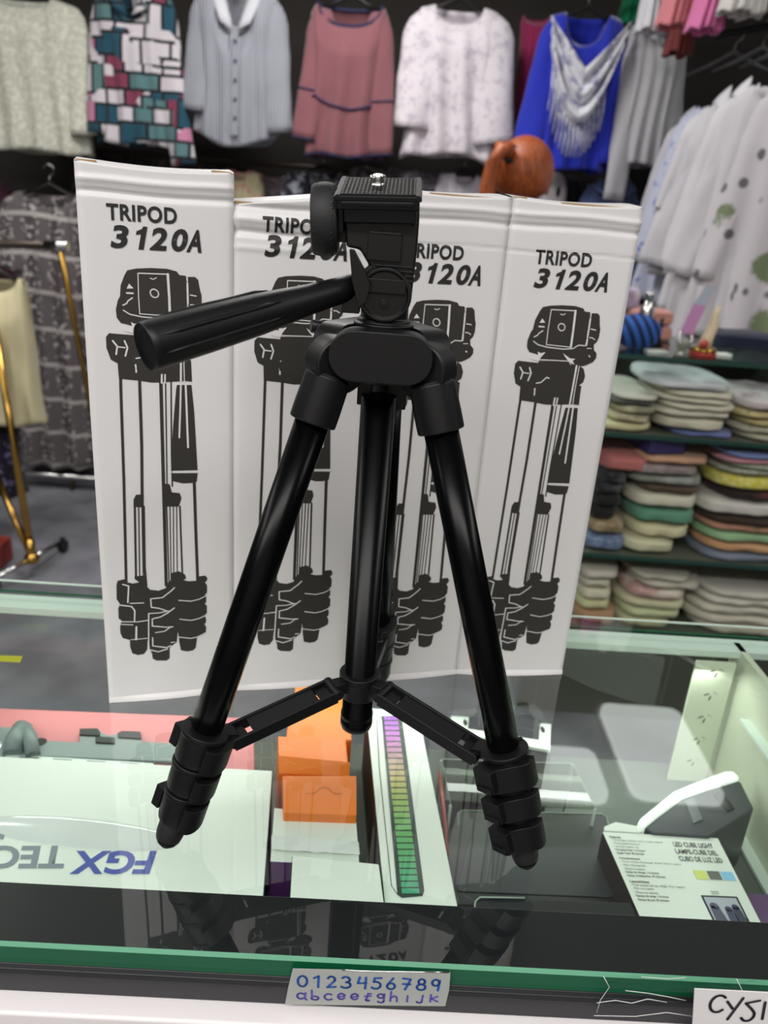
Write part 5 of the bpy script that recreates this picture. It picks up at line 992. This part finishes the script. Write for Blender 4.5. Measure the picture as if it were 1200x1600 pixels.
# ------------------------------------------------------------------ the person sitting behind the cartons
hc = py_(812, 282, 2.8); PX, PY_, HZ = hc.x, 2.8, hc.z
pr_ = thing('person', 'person with orange-red hair in a ponytail sitting behind the cartons, facing away', 'person', (PX, PY_, -1.0))
def skin(name, joints, edges, m, parent, lv=2):
    me = bpy.data.meshes.new(name); o0 = Vector(joints[0][:3]); me.from_pydata([Vector(j[:3]) for j in joints], edges, []); o = bpy.data.objects.new(name, me); COL.objects.link(o)
    s_ = o.modifiers.new('skin', 'SKIN'); s_.use_smooth_shade = True
    for i, j in enumerate(joints): me.skin_vertices[0].data[i].radius = (j[3], j[4] if len(j) > 4 else j[3]); me.skin_vertices[0].data[i].use_root = (i == 0)
    q = o.modifiers.new('sub', 'SUBSURF'); q.levels = q.render_levels = lv
    bpy.context.view_layer.update(); me2 = bpy.data.meshes.new_from_object(o.evaluated_get(bpy.context.evaluated_depsgraph_get())); bpy.data.objects.remove(o)
    me2.transform(pm(parent).inverted()); me2.materials.clear(); me2.materials.append(M[m] if isinstance(m, str) else m)
    for p in me2.polygons: p.use_smooth = True
    r_ = bpy.data.objects.new(name, me2); COL.objects.link(r_); r_.parent = parent; return r_
def Q(x, y, z, *r): return (PX + x, PY_ + y, HZ + z, *r)
M['skin'] = mat('skin', '#c99a84', .5)
hz = -1.0 - HZ   # floor relative to the head centre
J = [Q(0, .03, -.68, .13, .11), Q(0, .02, -.50, .12, .09), Q(0, .01, -.32, .145, .09), Q(0, .01, -.21, .07, .06), Q(0, .0, -.14, .048), Q(0, .0, -.08, .05), Q(.01, .02, .01, .082, .095), Q(.01, .02, .08, .06, .07),
     Q(-.17, .0, -.24, .05), Q(-.23, .04, -.47, .038), Q(-.16, .22, -.55, .027), Q(-.14, .29, -.56, .026, .014), Q(.17, .0, -.24, .05), Q(.23, .04, -.47, .038), Q(.16, .22, -.55, .027), Q(.14, .29, -.56, .026, .014),
     Q(-.10, .10, -.72, .085), Q(-.12, .42, -.70, .06), Q(-.12, .40, hz + .10, .038), Q(-.12, .40, hz + .05, .036), Q(-.12, .52, hz + .028, .028, .022), Q(.10, .10, -.72, .085), Q(.12, .42, -.70, .06), Q(.12, .40, hz + .10, .038), Q(.12, .40, hz + .05, .036), Q(.12, .52, hz + .028, .028, .022)]
E_ = [(0, 1), (1, 2), (2, 3), (3, 4), (4, 5), (5, 6), (6, 7), (2, 8), (8, 9), (9, 10), (10, 11), (2, 12), (12, 13), (13, 14), (14, 15), (0, 16), (16, 17), (17, 18), (18, 19), (19, 20), (0, 21), (21, 22), (22, 23), (23, 24), (24, 25)]
for sd, hb_ in ((-1, 11), (1, 15)):
    for k_ in range(4):
        i0 = len(J); x0 = -.14 * -sd * 1.0 + (k_ - 1.5) * .019; ln_ = (.058, .068, .064, .050)[k_]
        J += [Q(x0, .32, -.565, .0085), Q(x0, .32 + ln_ * .55, -.570, .0080), Q(x0, .32 + ln_, -.590, .0070)]; E_ += [(hb_, i0), (i0, i0 + 1), (i0 + 1, i0 + 2)]
    i0 = len(J); J += [Q(-.14 * -sd - sd * .032, .27, -.565, .010), Q(-.14 * -sd - sd * .048, .30, -.572, .009)]; E_ += [(hb_, i0), (i0, i0 + 1)]
skin('body', J, E_, 'skin', pr_)
# face on the far side (looks away from the camera): nose, mouth, eyes, ears
def Hh(x, y, z): return Vector((PX + .01 + x, PY_ + .02 + y, HZ + z))
b = MB(); b.ell(Hh(0, .10, -.01), (.011, .018, .020), None, 14); b.build('nose', 'skin', pr_); b = MB(); b.ell(Hh(0, .086, -.052), (.022, .010, .007), None, 14); b.build('mouth', mat('lips', '#a85a54', .4), pr_)
for sd in (-1, 1):
    b = MB(); b.ell(Hh(sd * .032, .082, .012), (.013, .010, .009), None, 14); b.build('eye', mat('eye_white_%d' % sd, '#e9e6e2', .2), pr_)
    b = MB(); b.ell(Hh(sd * .086, -.004, -.01), (.010, .018, .030), None, 14); b.build('ear', 'skin', pr_)
k = NT('orange_red_hair'); k.set(Roughness=.45); wv = k.n('ShaderNodeTexNoise', {'Vector': k.n('ShaderNodeMapping', {'Vector': k.co(), 'Scale': (60, 60, 4)}).outputs[0], 'Scale': 3.0, 'Detail': 4.0}).outputs['Fac']; k.base(k.mix(k.step(wv, .3, .7), lin('#6e2c10'), lin('#c4642a'))); k.bump(wv, .6, .004); M['hair'] = k.m
b = MB(); b.ell(Hh(0, -.012, .028), (.098, .112, .108), None, 32, fn=lambda p: Vector((p.x, p.y if p.y < .045 else .045 + (p.y - .045) * .35, p.z if p.z > -.06 else -.06 + (p.z + .06) * .6))); hr_ = b.build('hair', 'hair', pr_); hr_['label'] = 'orange-red hair pulled back'
b = MB(); b.tube([Hh(-.050, -.08, .065), Hh(-.070, -.10, .085), Hh(-.092, -.11, .085), Hh(-.108, -.11, .04), Hh(-.118, -.11, -.03), Hh(-.122, -.10, -.13), Hh(-.122, -.09, -.22)], [.016, .024, .027, .027, .027, .025, .008], 16); b.build('ponytail', 'hair', pr_)
b = MB(); b.tube([Hh(-.056 + .022 * math.cos(a / 8 * PI), -.088 + .01 * math.sin(a / 8 * PI), .072 + .022 * math.sin(a / 8 * PI)) for a in range(17)], .009, 8); b.build('hair_tie', 'black', pr_)
SJ = [Q(0, .03, -.76, .165, .145), Q(0, .02, -.52, .145, .12), Q(0, .01, -.33, .170, .120), Q(0, .01, -.20, .100, .085), Q(0, .005, -.16, .070, .065), Q(-.17, .0, -.24, .066), Q(-.23, .04, -.45, .05), Q(.17, .0, -.24, .066), Q(.23, .04, -.45, .05)]
skin('shirt', SJ, [(0, 1), (1, 2), (2, 3), (3, 4), (2, 5), (5, 6), (2, 7), (7, 8)], fab('person_shirt', '#2d2c34'), pr_)
TJ = [Q(0, .04, -.70, .15, .13), Q(-.10, .12, -.72, .10), Q(-.12, .42, -.70, .075), Q(-.12, .40, hz + .14, .05), Q(.10, .12, -.72, .10), Q(.12, .42, -.70, .075), Q(.12, .40, hz + .14, .05)]
skin('trousers', TJ, [(0, 1), (1, 2), (2, 3), (0, 4), (4, 5), (5, 6)], fab('person_trousers', '#23262f'), pr_)
so_ = thing('stool', 'black round stool under the red-haired person', 'stool', (PX, PY_ + .06, -1.0)); zs = HZ - .80
b = MB(); b.lathe((PX, PY_ + .06, zs - .05), (PX, PY_ + .06, 1), [(0, .15), (.01, .165), (.04, .165), (.05, .15)], 28); b.build('seat', 'blk_r', so_)
for k_ in range(4): a = PI / 4 + k_ * PI / 2; b = MB(); b.cyl((PX + .11 * math.cos(a), PY_ + .06 + .11 * math.sin(a), zs - .05), (PX + .17 * math.cos(a), PY_ + .06 + .17 * math.sin(a), -1.0), .010, n=12); b.build('leg', 'chrome', so_)
